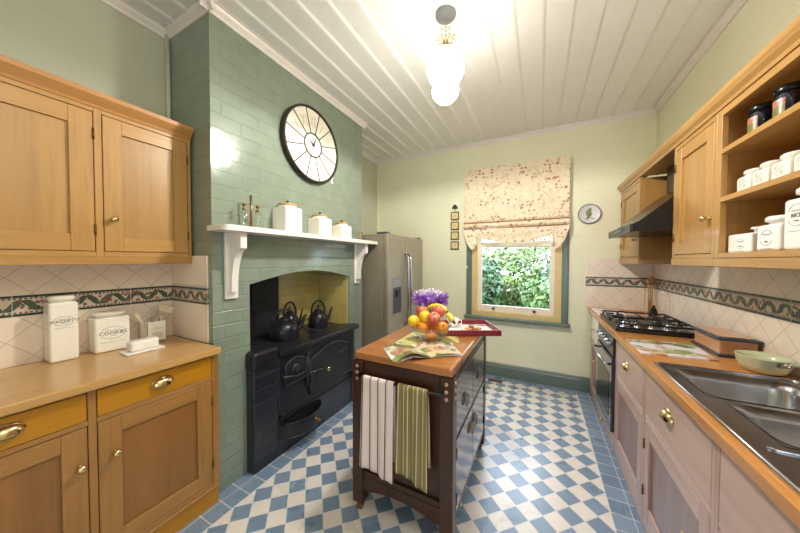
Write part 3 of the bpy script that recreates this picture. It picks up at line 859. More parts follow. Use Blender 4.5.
for k in range(4):
    B().lathe([(.018, 0), (.018, .003), (.014, .005), (.013, .02), (0, .021)], (.52 + k * .075, 2.358 - .0, .9335), seg=14).build('control_knob', M['chrome'], H)

# ---- right wall cabinets
X0 = .715
P, bx = kit(-1, X0)
dep = .25
def up_cab(label, u0, u1, hinge, kn):
    U = thing('wall_cabinet', label, 'cabinet', (RW - .01, (u0 + u1) / 2, 1.36))
    b = B(); bx(b, u0 + .001, u1 - .001, -dep, -.022, 1.40, 2.05, 0); b.build('carcass', M['pz'], U)
    b = B(); bx(b, u0, u0 + .022, -.022, 0, 1.40, 2.06); bx(b, u1 - .022, u1, -.022, 0, 1.40, 2.06); b.each('stile', M['pz'], U)
    b = B(); bx(b, u0 + .022, u1 - .022, -.022, -.0008, 2.035, 2.06); bx(b, u0 + .022, u1 - .022, -.022, -.0008, 1.40, 1.42); b.each('face_rail', M['py'], U)
    b = B(); bx(b, u0, u1, -dep, .004, 1.36, 1.40, .002); b.build('light_rail', M['py'], U)
    door(U, -1, X0, u0 + .024, u1 - .024, 1.423, 2.032, M['pz'], M['py'], M['ppan'], .065, kn, None, hinge)
    return U
up_cab('narrow honey pine wall cabinet in the far corner beyond the range hood', 2.84, 3.405, 3.383, (2.90, 1.56))
up_cab('honey pine wall cabinet between the range hood and the open shelves', 1.775, 2.215, 2.193, (1.812, 1.588))
# open shelf unit
U = thing('shelf_unit', 'open honey pine wall shelves holding white jars on the right wall', 'shelf', (RW - .01, 1.3, 1.36))
s0, s1 = .85, 1.773
b = B(); bx(b, s1 - .02, s1, -dep, -.022, 1.40, 2.06); bx(b, s0, s0 + .02, -dep, -.022, 1.40, 2.06); b.each('side_panel', M['pz'], U)
b = B(); bx(b, s0 + .02, s1 - .02, -dep, -dep + .01, 1.40, 2.06, 0); b.build('back_panel', M['ppan'], U)
b = B(); bx(b, s1 - .036, s1, -.022, 0, 1.40, 2.06); bx(b, s0, s0 + .036, -.022, 0, 1.40, 2.06); b.each('stile', M['pz'], U)
b = B(); bx(b, s0 + .036, s1 - .036, -.022, -.0008, 2.03, 2.06); b.each('face_rail', M['py'], U)
SH = (1.40, 1.648, 1.862)
for k, z in enumerate(SH):
    b = B(); bx(b, s0 + .02, s1 - .02, -dep + .01, -.001, z, z + .022, .001); b.build('shelf', M['py'], U)
b = B(); bx(b, s0, s1, -dep, .004, 1.36, 1.398, .002); b.build('light_rail', M['py'], U)
b = B(); bx(b, s0 + .02, s1 - .02, -dep + .01, -.022, 2.045, 2.06, 0); b.build('top_panel', M['py'], U)
U = thing('cabinet_cornice', 'long honey pine cornice running along the tops of the right wall cabinets', 'cornice', (RW - .01, 2.1, 2.062))
b = B().prism([(-.05, 2.062), (.004, 2.062), (.008, 2.075), (.022, 2.09), (.03, 2.105), (.032, 2.122), (-.05, 2.122)], lambda a, z: P(.85, a, z), lambda a, z: P(3.412, a, z))
b.build('moulding', M['py'], U)
b = B(); bx(b, 2.217, 2.838, -dep, -.05, 2.062, 2.08, 0); b.build('bridge_panel', M['py'], U)
# hood
U = thing('range_hood', 'black canopy range hood with silver front lip between two pine cabinets', 'hood', (RW - .01, 2.5, 1.57))
h0, h1 = 2.222, 2.832
pr = [(RW - .005, 1.575), (.53, 1.575), (.53, 1.625), (.56, 1.64), (.82, 1.87), (RW - .005, 1.87)]
B().prism(pr, lambda a, z: (a, h0, z), lambda a, z: (a, h1, z)).build('canopy', M['black'], U)
b = B().box((.514, h0, 1.57), (.53, h1, 1.624), .003); lip = b.build('front_lip', plain('smoky_steel', rgb(62, 62, 66), .3, .5), U)
B().box((.5125, 2.36, 1.585), (.514, 2.62, 1.612)).build('control_strip', M['darkgrey'], lip)
b = B()
for k in range(4): b.box((.510, 2.39 + k * .06, 1.592), (.5125, 2.42 + k * .06, 1.605))
b.each('button', M['chrome'], lip)
B().box((.82, 2.40, 1.868), (RW - .005, 2.66, 2.06)).build('flue', M['black'], U)

# ------------------------------------------------------------------ fireplace range
FX = -1.61
R = thing('cast_iron_range', 'old black cast iron cooking range set in the green brick chimney', 'stove', (-1.85, 1.65, 0))
Y0, Y1 = 1.095, 2.155
b = B(); b.box((-1.9, Y0, 0), (FX, 1.29, .72), .012, 2); b.build('brick_pier', M['kbrick'], R)
b = B(); b.box((-1.78, Y0 - .005, .655), (FX + .012, 1.292, .79), .03, 4); b.build('pier_cap', M['iron'], R)
b = B(); b.box((-2.0, 1.29, .02), (FX - .03, Y1, .70)); b.build('body', M['iron'], R)
b = B(); b.box((-2.07, O0 + .015, .715), (FX - .05, O1 - .015, .745), .003).box((-1.75, 1.28, .715), (FX + .03, Y1 + .045, .752), .006, 2); b.build('hotplate', M['iron'], R)
b = B()
for cy_, cx_ in ((1.50, -1.85), (1.93, -1.87)): b.lathe([(.125, 0), (.125, .003), (.118, .005), (.105, .003), (.1, .004), (0, .0045)], (cx_, cy_, .745), seg=28)
b.each('boiling_ring', M['ironlt'], R)
b = B(); b.box((-2.078, 1.385, .745), (-2.04, 1.64, 1.27), .004).box((-2.04, 1.40, .76), (-2.03, 1.52, .98), .004).box((-2.04, 1.47, 1.02), (-2.025, 1.56, 1.04), .003); b.build('flue_panel', M['soot'], R)
# front plate and frame mouldings
b = B(); b.box((FX - .03, 1.29, .29), (FX, Y1, .715), .003); b.build('front_plate', M['iron'], R)
b = B(); b.box((FX - .03, 1.29, .245), (FX + .014, Y1, .27), .004, 2).box((FX - .02, 1.31, .27), (FX + .006, Y1, .29), .003); b.build('front_ledge', M['iron'], R)
b = B(); b.box((FX - .03, 2.11, .02), (FX + .004, Y1, .715), .004).box((FX - .04, 1.29, .0), (FX - .005, Y1, .245), .003); b.build('lower_front', M['kbrick'], R)
def arch_door(y0, y1, z0, zs, rise, label_knob):
    n = 14
    top = [(y1 + (y0 - y1) * i / n, zs + rise * math.sin(PI * i / n)) for i in range(n + 1)]
    b = B().prism([(y0, z0), (y1, z0)] + top, lambda a, z: (FX, a, z), lambda a, z: (FX + .016, a, z))
    d = b.build('oven_door', M['iron'], R)
    rim = [(FX + .016, y0 + .006, z0 + .008), (FX + .016, y1 - .006, z0 + .008)] + [(FX + .016, min(max(a, y0 + .006), y1 - .006), z - .008) for a, z in top]
    B().tube(rim, .006, 6, True).build('door_moulding', M['ironlt'], d)
    return d
d1 = arch_door(1.325, 1.535, .48, .635, .04, True)
B().lathe([(.035, 0), (.035, .004), (.026, .008), (.012, .01), (0, .014)], (FX + .016, 1.425, .585), (1, 0, 0), 18).build('draught_boss', M['ironlt'], d1)
B().tube([(FX + .03, 1.30, .565), (FX + .035, 1.42, .535), (FX + .035, 1.56, .54)], .007).build('latch_bar', M['ironlt'], d1)
d2 = arch_door(1.56, 2.09, .33, .60, .075, True)
knob(d2, 1, FX + .016, 1.745, .47, M['brass'], .02)
B().tube([(FX + .02, 1.56, .50), (FX + .03, 1.65, .495), (FX + .03, 1.74, .48)], .008).build('latch_bar', M['ironlt'], d2)
B().box((FX + .016, 1.87, .55), (FX + .026, 2.03, .57), .004).build('door_plate', M['ironlt'], d2)
b = B().box((FX, 1.537, .40), (FX + .022, 1.557, .66), .005).tube([(FX + .024, 1.547, .40), (FX + .045, 1.547, .44), (FX + .045, 1.547, .5), (FX + .024, 1.547, .53)], .008); b.build('centre_latch', M['ironlt'], R)
B().lathe([(.012, 0), (.012, .03), (.02, .034), (.02, .05), (.0, .054)], (FX - .005, 2.10, .30), (1, 0, 0), 14).build('damper_knob', M['pewter'], R)
# bow fronted ash drawer pulled out
n = 16; yc, ya, yb_ = 1.49, 1.30, 1.69
front = [(FX + .0 + .10 * math.sin(PI * i / n) ** .75, ya + (yb_ - ya) * i / n) for i in range(n + 1)]
b = B()
for (x1, y1), (x2, y2) in zip(front, front[1:]):
    b.face([(x1, y1, .112), (x2, y2, .112), (x2, y2, .218), (x1, y1, .218)], True)
    b.face([(x1 - .008, y1, .112), (x2 - .008, y2, .112), (x2 - .008, y2, .218), (x1 - .008, y1, .218)], True)
    b.face([(x1, y1, .218), (x2, y2, .218), (x2 - .008, y2, .218), (x1 - .008, y1, .218)])
b.bm.faces.new([b.bm.verts.new((x, y, .116)) for x, y in front])
b.tube([(x, y, .218) for x, y in front], .006, 6).tube([(x, y, .114) for x, y in front], .005, 6)
ad = b.build('ash_drawer', M['iron'], R)
knob(ad, 1, FX + .095, 1.545, .162, M['oldbrass'], .018)
b = B(); b.box((FX - .004, 1.31, .12), (FX + .0, 1.68, .243)); b.build('ash_opening', M['soot'], R)

# kettles
def kettle(label, c, r, h, spout_a, hr=1.0, tall=1.0):
    K = thing('iron_kettle', label, 'kettle', c, 'black kettles on the range')
    x, y, z = c
    B().lathe([(r * .97, 0), (r, .008), (r * 1.01, h * .5), (r * .98, h * .62), (r * .86, h * .78), (r * .62, h * .92), (r * .42, h)], c, seg=28).build('body', M['iron'], K)
    l = B().lathe([(r * .44, 0), (r * .42, .008), (r * .2, .02), (r * .07, .026), (r * .07, .036), (r * .13, .044), (r * .08, .056), (0, .058)], (x, y, z + h), seg=20).build('lid', M['iron'], K)
    dx, dy = math.cos(spout_a), math.sin(spout_a)
    q = lambda d, zz: (x + dx * r * d, y + dy * r * d, z + zz)
    B().tube([q(.9, h * .35), q(1.2, h * .5), q(1.38, h * .8), q(1.5, h * 1.05), q(1.66, h * 1.12)], [r * .2, r * .17, r * .13, r * .1, r * .09], 10).build('spout', M['iron'], K)
    hp = []
    for i in range(15):
        a = PI * (-.12 + 1.24 * i / 14)
        hp.append((x + dx * r * .72 * math.cos(a), y + dy * r * .72 * math.cos(a), z + h * .86 + h * .6 * tall * math.sin(a) + h * .1))
    B().tube(hp, .009, 8).build('handle', M['iron'], K)
    return K
kettle('large squat black kettle at the front left of the range hotplate', (-1.84, 1.525, .750), .112, .15, 1.2)
kettle('black kettle with a tall hoop handle at the right of the range hotplate', (-1.885, 1.955, .750), .09, .15, 1.15, tall=1.15)
kettle('small black kettle behind the large squat kettle on the range', (-1.975, 1.70, .745), .075, .17, 1.25)

# ------------------------------------------------------------------ mantel shelf and what stands on it
MT = 1.582
S = thing('mantel_shelf', 'white painted mantel shelf on two scrolled brackets across the chimney', 'shelf', (CFX, 1.65, 1.15))
sh = [(CFX + .002, .872), (-1.56, .872)] + arcpts(-1.545, .912, .04, .04, 270, 360, 6)[1:] + [(-1.505, 2.415)] + arcpts(-1.545, 2.415, .04, .04, 0, 90, 6)[1:] + [(CFX + .002, 2.455)]
b = B().prism(sh, lambda a, c: (a, c, MT - .032), lambda a, c: (a, c, MT - .004))
sh2 = [(a - .006 if a > -1.6 else a, c + (.006 if c < 1 else -.006)) for a, c in sh]
b.prism(sh2, lambda a, c: (a, c, MT - .004), lambda a, c: (a, c, MT)); b.build('shelf_board', M['white'], S)
for yb in (.962, 2.238):
    b = B().box((CFX + .002, yb, 1.15), (CFX + .022, yb + .075, MT - .033), .003)
    cur = [(CFX + .022, 1.20), (CFX + .05, 1.20), (CFX + .05, 1.245)] + [(CFX + .05 + .075 * (1 - math.cos(PI / 2 * i / 8)), 1.245 + .20 * math.sin(PI / 2 * i / 8)) for i in range(1, 9)]
    cur = [(CFX + .022, 1.195), (CFX + .05, 1.195)] + [(CFX + .05 + .088 * (1 - math.cos(PI / 2 * i / 9)), 1.215 + .24 * math.sin(PI / 2 * i / 9)) for i in range(10)] + [(CFX + .138, MT - .033), (CFX + .022, MT - .033)]
    b.prism(cur, lambda a, z: (a, yb + .018, z), lambda a, z: (a, yb + .057, z))
    b.build('bracket', M['white'], S)
def canister(label, c, sz, h):
    x, y, z = c; K = thing('canister', label, 'canister', c, 'cream canisters on the mantel')
    b = B().box((x - sz / 2, y - sz / 2, z), (x + sz / 2, y + sz / 2, z + h), .014, 3)
    b.lathe([(sz * .42, 0), (sz * .42, .012), (sz * .40, .014)], (x, y, z + h - .002), seg=24); b.build('body', M['ceramic'], K)
    l = B().lathe([(sz * .44, 0), (sz * .44, .008), (sz * .36, .016), (sz * .12, .022), (0, .022)], (x, y, z + h + .012), seg=24).build('lid', M['cork'], K)
    B().sph((x, y, z + h + .042), .010, seg=12, rings=8).build('lid_knob', M['black'], l)
canister('largest cream canister with wooden lid on the mantel, nearest the clock', (-1.612, 1.372, MT), .148, .178)
canister('middle sized cream canister in the row of three on the mantel', (-1.612, 1.695, MT), .142, .147)
canister('smallest cream canister, nearest the fridge end of the mantel', (-1.612, 1.975, MT), .132, .118)
K = thing('cruet_stand', 'brass cruet stand with two glass bottles at the left end of the mantel', 'cruet', (-1.60, 1.085, MT))
B().box((-1.645, 1.005, MT), (-1.565, 1.175, MT + .008), .003).build('base', M['cork'], K)
B().tube([(-1.605, 1.09, MT + .008), (-1.605, 1.09, MT + .205)], [.007, .007], 8).build('handle', M['oldbrass'], K)
for yy in (1.045, 1.135):
    q = B().lathe([(.028, 0), (.03, .003), (.03, .068), (.022, .082), (.012, .088), (.012, .1)], (-1.605, yy, MT + .009), seg=16).build('bottle', M['glass'], K)
    B().lathe([(.013, 0), (.013, .006), (.005, .01), (.004, .022), (.012, .03), (.012, .036), (0, .044)], (-1.605, yy, MT + .11), seg=12).build('stopper', M['oldbrass'], q)
K = thing('cruet_stand', 'tiny brass and glass cruet at the fridge end of the mantel', 'cruet', (-1.60, 2.25, MT))
B().cyl((-1.60, 2.25, MT), .05, .007, seg=20).build('base', M['oldbrass'], K)
q = B().lathe([(.018, 0), (.02, .03), (.01, .045), (.01, .055)], (-1.605, 2.275, MT + .008), seg=14).build('bottle', M['glass'], K)
B().lathe([(.011, 0), (.014, .01), (.008, .022), (0, .026)], (-1.605, 2.275, MT + .063), seg=10).build('stopper', M['oldbrass'], q)
B().tube([(-1.60, 2.23, MT + .006), (-1.60, 2.235, MT + .05), (-1.59, 2.25, MT + .075), (-1.6, 2.265, MT + .07)], .006).build('handle', M['cork'], K)

# clock
cc = V((CFX, 1.66, 2.318)); cr = .298
K = thing('wall_clock', 'large round skeleton wall clock with dark rim on the green chimney', 'clock', tuple(cc))
B().lathe([(cr - .012, 0), (cr, .004), (cr, .04), (cr - .006, .046), (cr - .015, .046), (cr - .017, .036), (cr - .017, 0)], cc + V((.001, 0, 0)), (1, 0, 0), 56, cap=False).build('rim', M['clockrim'], K)
B().cyl(cc + V((.002, 0, 0)), cr - .014, .028, (1, 0, 0), 56).build('dial', M['clockface'], K)
xf = CFX + .031
b = B()
for k in range(12):
    a = math.radians(30 * k + 15); d = V((0, math.sin(a), math.cos(a))); p_ = V((0, math.cos(a), -math.sin(a)))
    A, Q = cc + d * .095, cc + d * (cr - .02); A.x = Q.x = xf
    b.tube([A, Q], .0042, 6)
b.each('spoke', M['clockrim'], K)
b = B().lathe([(.088, 0), (.088, .006), (.096, .006), (.096, 0)], V((xf, cc.y, cc.z)), (1, 0, 0), 40, cap=False)
b.build('inner_ring', M['clockrim'], K)
for k, s_ in enumerate('XII I II III IIII V VI VII VIII IX X XI'.split()):
    a = math.radians(30 * k); d = V((0, math.sin(a), math.cos(a))); rt = V((0, math.cos(a), -math.sin(a)))
    p_ = cc + d * .182; p_.x = xf + .0005
    text(s_, .125, p_, rt, d, M['numeral'], K, 'numeral', .42 if len(s_) > 2 else .55)
for nm, ang, L in (('hour_hand', -58, .055), ('minute_hand', 21, .08)):
    a = math.radians(ang); d = V((0, math.sin(a), math.cos(a)))
    A = cc - d * .015; Q = cc + d * L; A.x = Q.x = xf + .008
    B().tube([A, (A + Q) / 2, Q], [.003, .0045, .0012], 6).build(nm, M['clockrim'], K)
B().cyl((xf, cc.y, cc.z), .008, .012, (1, 0, 0), 14).build('spindle', M['clockrim'], K)

# ------------------------------------------------------------------ fridge
FR = thing('refrigerator', 'stainless side by side fridge freezer with ice dispenser beside the chimney', 'fridge', (-1.75, 2.9, 0))
fy0, fy1, fz = 2.43, 3.365, 1.665
B().box((-2.10, fy0, .02), (-1.44, fy1, fz - .005), .006, 2).build('cabinet', M['fridgeside'], FR)
B().box((-1.50, fy0 + .01, .02), (-1.42, fy1 - .01, .09), .004).build('kick_plate', M['darkgrey'], FR)
sp = 2.857
hx = -1.385
q = B().box((-1.436, fy0 + .002, .1), (hx, sp - .004, fz), .012, 3).build('freezer_door', M['fridge'], FR)
B().box((hx - .004, 2.515, .79), (hx + .004, 2.745, 1.205), .006, 2).build('dispenser_frame', M['lightgrey'], q)
B().box((hx + .002, 2.535, .81), (hx + .0055, 2.725, 1.09), .004).build('dispenser_recess', M['darkgrey'], q)
B().box((hx + .003, 2.58, 1.125), (hx + .006, 2.68, 1.175), .002).build('dispenser_screen', plain('pale_lcd', rgb(150, 156, 140), .3), q)
B().box((hx + .004, 2.59, .99), (hx + .02, 2.67, 1.06), .004).build('dispenser_lever', M['black'], q)
B().tube([(hx, sp - .035, 1.46), (hx + .045, sp - .035, 1.42), (hx + .05, sp - .035, 1.1), (hx + .045, sp - .035, .68), (hx, sp - .035, .64)], .012, 8).build('door_handle', M['steel'], q)
q = B().box((-1.436, sp + .004, .1), (hx, fy1 - .002, fz), .012, 3).build('fridge_door', M['fridge'], FR)
B().tube([(hx, sp + .04, 1.46), (hx + .045, sp + .04, 1.42), (hx + .05, sp + .04, 1.1), (hx + .045, sp + .04, .68), (hx, sp + .04, .64)], .012, 8).build('door_handle', M['steel'], q)
B().box((-1.53, fy0 + .01, fz - .006), (-1.41, fy0 + .09, fz + .018), .004).build('hinge_cover', M['darkgrey'], FR)
B().box((-1.53, fy1 - .09, fz - .006), (-1.41, fy1 - .01, fz + .018), .004).build('hinge_cover', M['darkgrey'], FR)

# ------------------------------------------------------------------ pendant lamp
px_, py_ = -.505, 1.565
L = thing('pendant_lamp', 'lit opal glass pendant lamp with brass scrolls hanging from the ceiling', 'lamp', (px_, py_, CZ))
B().lathe([(.058, 0), (.06, -.01), (.055, -.02), (.03, -.028), (.012, -.034), (0, -.036)], (px_, py_, CZ), seg=28).build('ceiling_rose', plain('grey_ceiling_rose', rgb(128, 130, 132), .5), L)
b = B()
zc = CZ - .03
for k in range(4):
    z = zc - .014 - k * .022
    pts = []
    for i in range(12):
        a = 2 * PI * i / 12; u_ = .007 * math.cos(a); v_ = .014 * math.sin(a)
        pts.append((px_ + (u_ if k % 2 else 0), py_ + (0 if k % 2 else u_), z + v_))
    b.tube(pts, .002, 6, True)
b.build('chain', M['brass'], L)
b = B().lathe([(.004, .10), (.008, .09), (.005, .075), (.014, .06), (.008, .045), (.02, .03), (.034, .015), (.045, 0), (.04, -.006)], (px_, py_, 2.612), seg=18)
b.build('stem', M['brass'], L)
B().lathe([(.03, .012), (.05, .006), (.064, -.004), (.068, -.014), (.064, -.012), (.045, .0), (.028, .006)], (px_, py_, 2.612), seg=24, cap=False).build('shading_dish', M['brass'], L)  # dish added over the globe to keep its light off the ceiling
for k in range(4):
    a = PI / 4 + k * PI / 2 + .3; dx, dy = math.cos(a), math.sin(a)
    q = lambda r, z: (px_ + dx * r, py_ + dy * r, z)
    pts = [q(.012, 2.66), q(.03, 2.64), q(.055, 2.632), q(.072, 2.645), q(.07, 2.665), q(.055, 2.668), q(.05, 2.655), q(.058, 2.648)]
    pts2 = [q(.012, 2.665), q(.03, 2.69), q(.04, 2.715), q(.032, 2.735), q(.022, 2.725)]
    B().tube(pts, .0035, 6).tube(pts2, .003, 6).build('scroll', M['brass'], L)
gp = [(.04, 2.612), (.062, 2.605), (.09, 2.575), (.106, 2.53), (.106, 2.49), (.09, 2.45), (.072, 2.425), (.068, 2.41), (.078, 2.385), (.072, 2.355), (.045, 2.325), (.012, 2.31), (0, 2.308)]
B().lathe([(r, z - 2.3) for r, z in gp], (px_, py_, 2.3), seg=28).build('glass_shade', M['globe'], L)
B().lathe([(.012, 0), (.007, -.012), (.009, -.02), (0, -.032)], (px_, py_, 2.309), seg=12).build('finial', M['brass'], L)

# ------------------------------------------------------------------ kitchen island
ix0, ix1, iy0, iy1 = -.905, -.34, 1.195, 2.06
I = thing('kitchen_island', 'dark stained island trolley with an oiled timber top and studded legs', 'island', (-.62, 1.62, 0))
b = B().box((ix0 + .008, iy0 + .005, .845), (ix1 - .004, iy1 - .005, .892), .013, 3); b.build('top', M['itop'], I)
lw = .065
for lx, ly in ((ix0, iy0), (ix1 - lw, iy0), (ix0, iy1 - lw), (ix1 - lw, iy1 - lw)):
    lg = B().box((lx, ly, .055), (lx + lw, ly + lw, .845), .003).build('leg', M['dwz'], I)
    for k in range(3):
        z = .815 - k * .035
        if ly == iy0: B().lathe([(.0105, 0), (.009, .005), (0, .009)], (lx + lw / 2, ly, z), (0, -1, 0), 10).build('stud', M['studs'], lg)
        if lx > -.5: B().lathe([(.0105, 0), (.009, .005), (0, .009)], (lx + lw, ly + lw / 2, z), (1, 0, 0), 10).build('stud', M['studs'], lg)
    B().cyl((lx + lw / 2 - .012, ly + lw / 2, .026), .026, .024, (1, 0, 0), 18, .004).box((lx + lw / 2 - .017, ly + lw / 2 - .012, .026), (lx + lw / 2 + .017, ly + lw / 2 + .012, .056)).build('castor', M['oldbrass'], lg)
b = B().box((ix0 + lw, iy0 + .012, .76), (ix1 - lw, iy0 + .035, .845), .002).box((ix0 + lw, iy0 + .012, .21), (ix1 - lw, iy0 + .032, .24), .002); b.each('end_rail', M['dwx'], I)
B().box((ix0 + lw, iy0 + .026, .2), (ix1 - lw, iy0 + .034, .77)).build('end_panel', M['dwz'], I)
ap = [(ix0 + lw, .21), (ix1 - lw, .21), (ix1 - lw, .13)] + [(ix1 - lw - (ix1 - ix0 - 2 * lw) * i / 16, .115 + .045 * math.sin(PI * i / 16) ** .7) for i in range(1, 16)] + [(ix0 + lw, .13)]
B().prism(ap, lambda a, z: (a, iy0 + .01, z), lambda a, z: (a, iy0 + .032, z)).build('apron', M['dwx'], I)
B().box((ix0 + .01, iy0 + .04, .13), (ix1 - .02, iy1 - .02, .15)).box((ix0 + .01, iy0 + lw, .15), (ix0 + .03, iy1 - lw, .845)).box((ix0 + lw, iy1 - .03, .15), (ix1 - lw, iy1 - .01, .845)).build('carcass', M['dwz'], I)
mid = (iy0 + iy1) / 2
b = B().box((ix1 - .03, iy0 + lw, .82), (ix1 - .006, iy1 - lw, .845)).box((ix1 - .03, iy0 + lw, .13), (ix1 - .006, iy1 - lw, .165)).box((ix1 - .03, iy0 + lw, .525), (ix1 - .006, iy1 - lw, .54)); b.each('side_rail', M['dwz'], I)
def drop_ring(parent, y, z):
    B().lathe([(.027, 0), (.025, .004), (.009, .006), (.008, .012), (0, .014)], (ix1 - .003, y, z), (1, 0, 0), 16).tube([(ix1 + .008, y + .028 * math.sin(2 * PI * i / 16), z - .02 + .03 * math.cos(2 * PI * i / 16)) for i in range(16)], .0045, 6, True).build('ring_pull', M['pewter'], parent)
for a, c in ((iy0 + lw + .003, mid - .002), (mid + .002, iy1 - lw - .003)):
    d = B().box((ix1 - .028, a, .543), (ix1 - .003, c, .817), .003).build('drawer', M['dwy'], I); drop_ring(d, (a + c) / 2, .66)
for k, (a, c) in enumerate(((iy0 + lw + .003, mid - .002), (mid + .002, iy1 - lw - .003))):
    d = B().box((ix1 - .028, a, .168), (ix1 - .003, c, .522), .003).build('door', M['dwy'], I); drop_ring(d, c - .045 if k == 0 else a + .045, .43)
    hy = a - .001 if k == 0 else c + .001
    for z in (.24, .46): B().cyl((ix1 - .001, hy, z - .025), .005, .05, seg=8).build('hinge', M['black'], d)
b = B().tube([(ix0 + .06, iy0 + .005, .775), (ix0 + .06, iy0 - .03, .775), (ix1 - .05, iy0 - .03, .775), (ix1 - .05, iy0 + .005, .775)], .007); b.build('towel_rail', M['black'], I)

def towel(label, x0, x1, zb, zt_, mat, skew=0.0):
    rnd = random.Random(int(x0 * 1000)); n = 20
    yr = iy0 - .03
    def fn(u, v):
        x = x0 + (x1 - x0) * u
        fall = .006 * math.sin(u * 9 + 1) + .004 * math.sin(u * 21)
        if v < .12:
            a = PI * v / .12
            return (x, yr + .0125 * math.cos(a), .775 + .0125 * math.sin(a))
        t_ = (v - .12) / .88; z = .775 - (.775 - zb - skew * (u - .5)) * t_
        return (x + .014 * t_ * (u - .5), yr - .0125 - fall * t_ - .008 * t_, z)
    def fb(u, v):
        x = x0 + (x1 - x0) * u
        return (x + .012 * v, yr + .0125 + .004 * v * math.sin(u * 8), .775 - (.775 - zb - .07) * v)
    b = B().grid(fn, n, 26).grid(fb, n, 8)
    o = b.build('tea_towel', mat, None, (x0, yr, .775))
    md = o.modifiers.new('thick', 'SOLIDIFY'); md.thickness = .003
    tag(o, label, 'towel')
pk = rgb(232, 214, 208)
towel('pinkish white tea towel with brown stripes on the island rail', -.812, -.628, .305, .775, stripes('pink_striped_linen', pk, [(.42, .56, rgb(112, 88, 52)), (.62, .65, rgb(190, 166, 146))], 0, .046), .03 * -1)
gn = rgb(140, 126, 82)
towel('olive green tea towel with cream stripes on the island rail', -.606, -.452, .34, .775, stripes('olive_striped_linen', gn, [(.1, .2, rgb(206, 196, 160)), (.5, .58, rgb(120, 110, 74)), (.7, .76, rgb(206, 196, 160))], 0, .05), -.05)

# ------------------------------------------------------------------ things on the island
IT = .892
# magazine
mg = thing('magazine', 'open food magazine with curling left page at the near end of the island', 'magazine', (-.55, 1.3, IT))
def sheet(c00, c10, c11, c01, curl, z0):
    c00, c10, c11, c01 = V(c00), V(c10), V(c11), V(c01)
    def fn(u, v):
        p = (c00 * (1-u) + c10 * u) * (1-v) + (c01 * (1-u) + c11 * u) * v
        return (p.x, p.y, z0 + curl(u, v))
    return fn
spn, spf = (-.478, 1.275), (-.655, 1.425)     # spine near / far
B().grid(sheet((-.615, 1.135, 0), (*spn, 0), (*spf, 0), (-.768, 1.295, 0), lambda u, v: .004 + .034 * math.sin(PI * u) ** 1.5 * (1 - .6 * v) + .02 * max(0, u - .75) * (1 - v), IT), 14, 10).build('page', page_mat('magazine_page_a', 6.2, .40, (240, 236, 242)), mg)
B().grid(sheet((-.60, 1.145, 0), (*spn, 0), (*spf, 0), (-.75, 1.30, 0), lambda u, v: .003 + .012 * math.sin(PI * u) * (1 - .3 * v), IT), 14, 10).build('page', page_mat('magazine_page_c', 5.1, .6, (240, 236, 242)), mg)
B().grid(sheet((*spn, 0), (-.352, 1.395, 0), (-.475, 1.575, 0), (*spf, 0), lambda u, v: .005 + .012 * math.sin(PI * u), IT), 14, 10).build('page', page_mat('magazine_page_b', 7.7, .40, (210, 190, 160)), mg)
B().grid(sheet((*spn, 0), (-.345, 1.39, 0), (-.465, 1.575, 0), (*spf, 0), lambda u, v: .002 + .006 * math.sin(PI * u), IT), 14, 10).build('page', M['cwhite'], mg)
tag(B().prism([(-.765, 1.40), (-.54, 1.42), (-.42, 1.60), (-.46, 1.72), (-.765, 1.69)], lambda a, c: (a, c, IT + .0005), lambda a, c: (a, c, IT + .002)).build('leaflet', page_mat('yellow_green_leaflet', 1.3, .62, (206, 200, 120)), None, (-.6, 1.55, IT)), 'yellow green leaflet lying under the glass fruit bowl', 'paper')
# fruit bowl
bc = V((-.585, 1.56, IT + .003))
K = thing('fruit_bowl', 'clear glass fruit bowl on the island full of oranges and apples', 'bowl', tuple(bc))
B().lathe([(0, .004), (.04, .004), (.062, .014), (.088, .04), (.104, .068), (.112, .09), (.115, .09), (.108, .068), (.09, .036), (.064, .010), (.05, 0), (0, 0)], bc, seg=36, cap=False).build('bowl', M['glass'], K)
B().tube([(bc.x + .1135 * math.cos(2*PI*i/36), bc.y + .1135 * math.sin(2*PI*i/36), bc.z + .09) for i in range(36)], .0028, 6, True).build('rim', M['glass'], K)
orange = plain('orange_peel', rgb(240, 150, 40), .4, vary=.12, scale=30)
lemon = plain('lemon_peel', rgb(246, 200, 40), .4, vary=.1, scale=20)
def apple_mat(name, a, c):
    t = NT(name); n = t.noise(t.mapping(t.coord(), (30, 30, 6)), 1.5, 3); t.base(t.ramp(n, [(.35, a), (.65, c)])); return t.set(.3)
appm = apple_mat('red_apple_skin', rgb(196, 74, 64), rgb(226, 136, 100))
stemm = plain('fruit_stalk', rgb(84, 64, 36), .7)
fr = []
def fruit(kind, label, c, r, mat, grp, tilt=(0, 0)):
    K = thing(kind, label, 'fruit', tuple(c), grp)
    if kind == 'apple':
        pr = [(0, -.72*r), (.3*r, -.86*r), (.55*r, -.8*r), (.86*r, -.4*r), (1.0*r, .08*r), (.94*r, .5*r), (.66*r, .82*r), (.34*r, .86*r), (.1*r, .68*r), (0, .62*r)]
    else:
        e = 1.06 if kind == 'lemon' else .96
        pr = [(r * math.sin(PI * i / 12), -r * e * math.cos(PI * i / 12)) for i in range(13)]
        pr[0] = (0, pr[0][1]); pr[-1] = (0, pr[-1][1])
    ax = V((math.sin(tilt[0]) * math.cos(tilt[1]), math.sin(tilt[0]) * math.sin(tilt[1]), math.cos(tilt[0])))
    B().lathe(pr, c, ax, 20).build('flesh' if kind != 'apple' else 'body', mat, K)
    q = V(c) + ax * r * (.62 if kind == 'apple' else .95)
    B().tube([q, q + ax * r * (.4 if kind == 'apple' else .08)], .003 if kind == 'apple' else .006, 6).build('stalk', stemm, K)
g = 'fruit heaped in the glass bowl'
def at(x, y, z): return V((x, y, z))
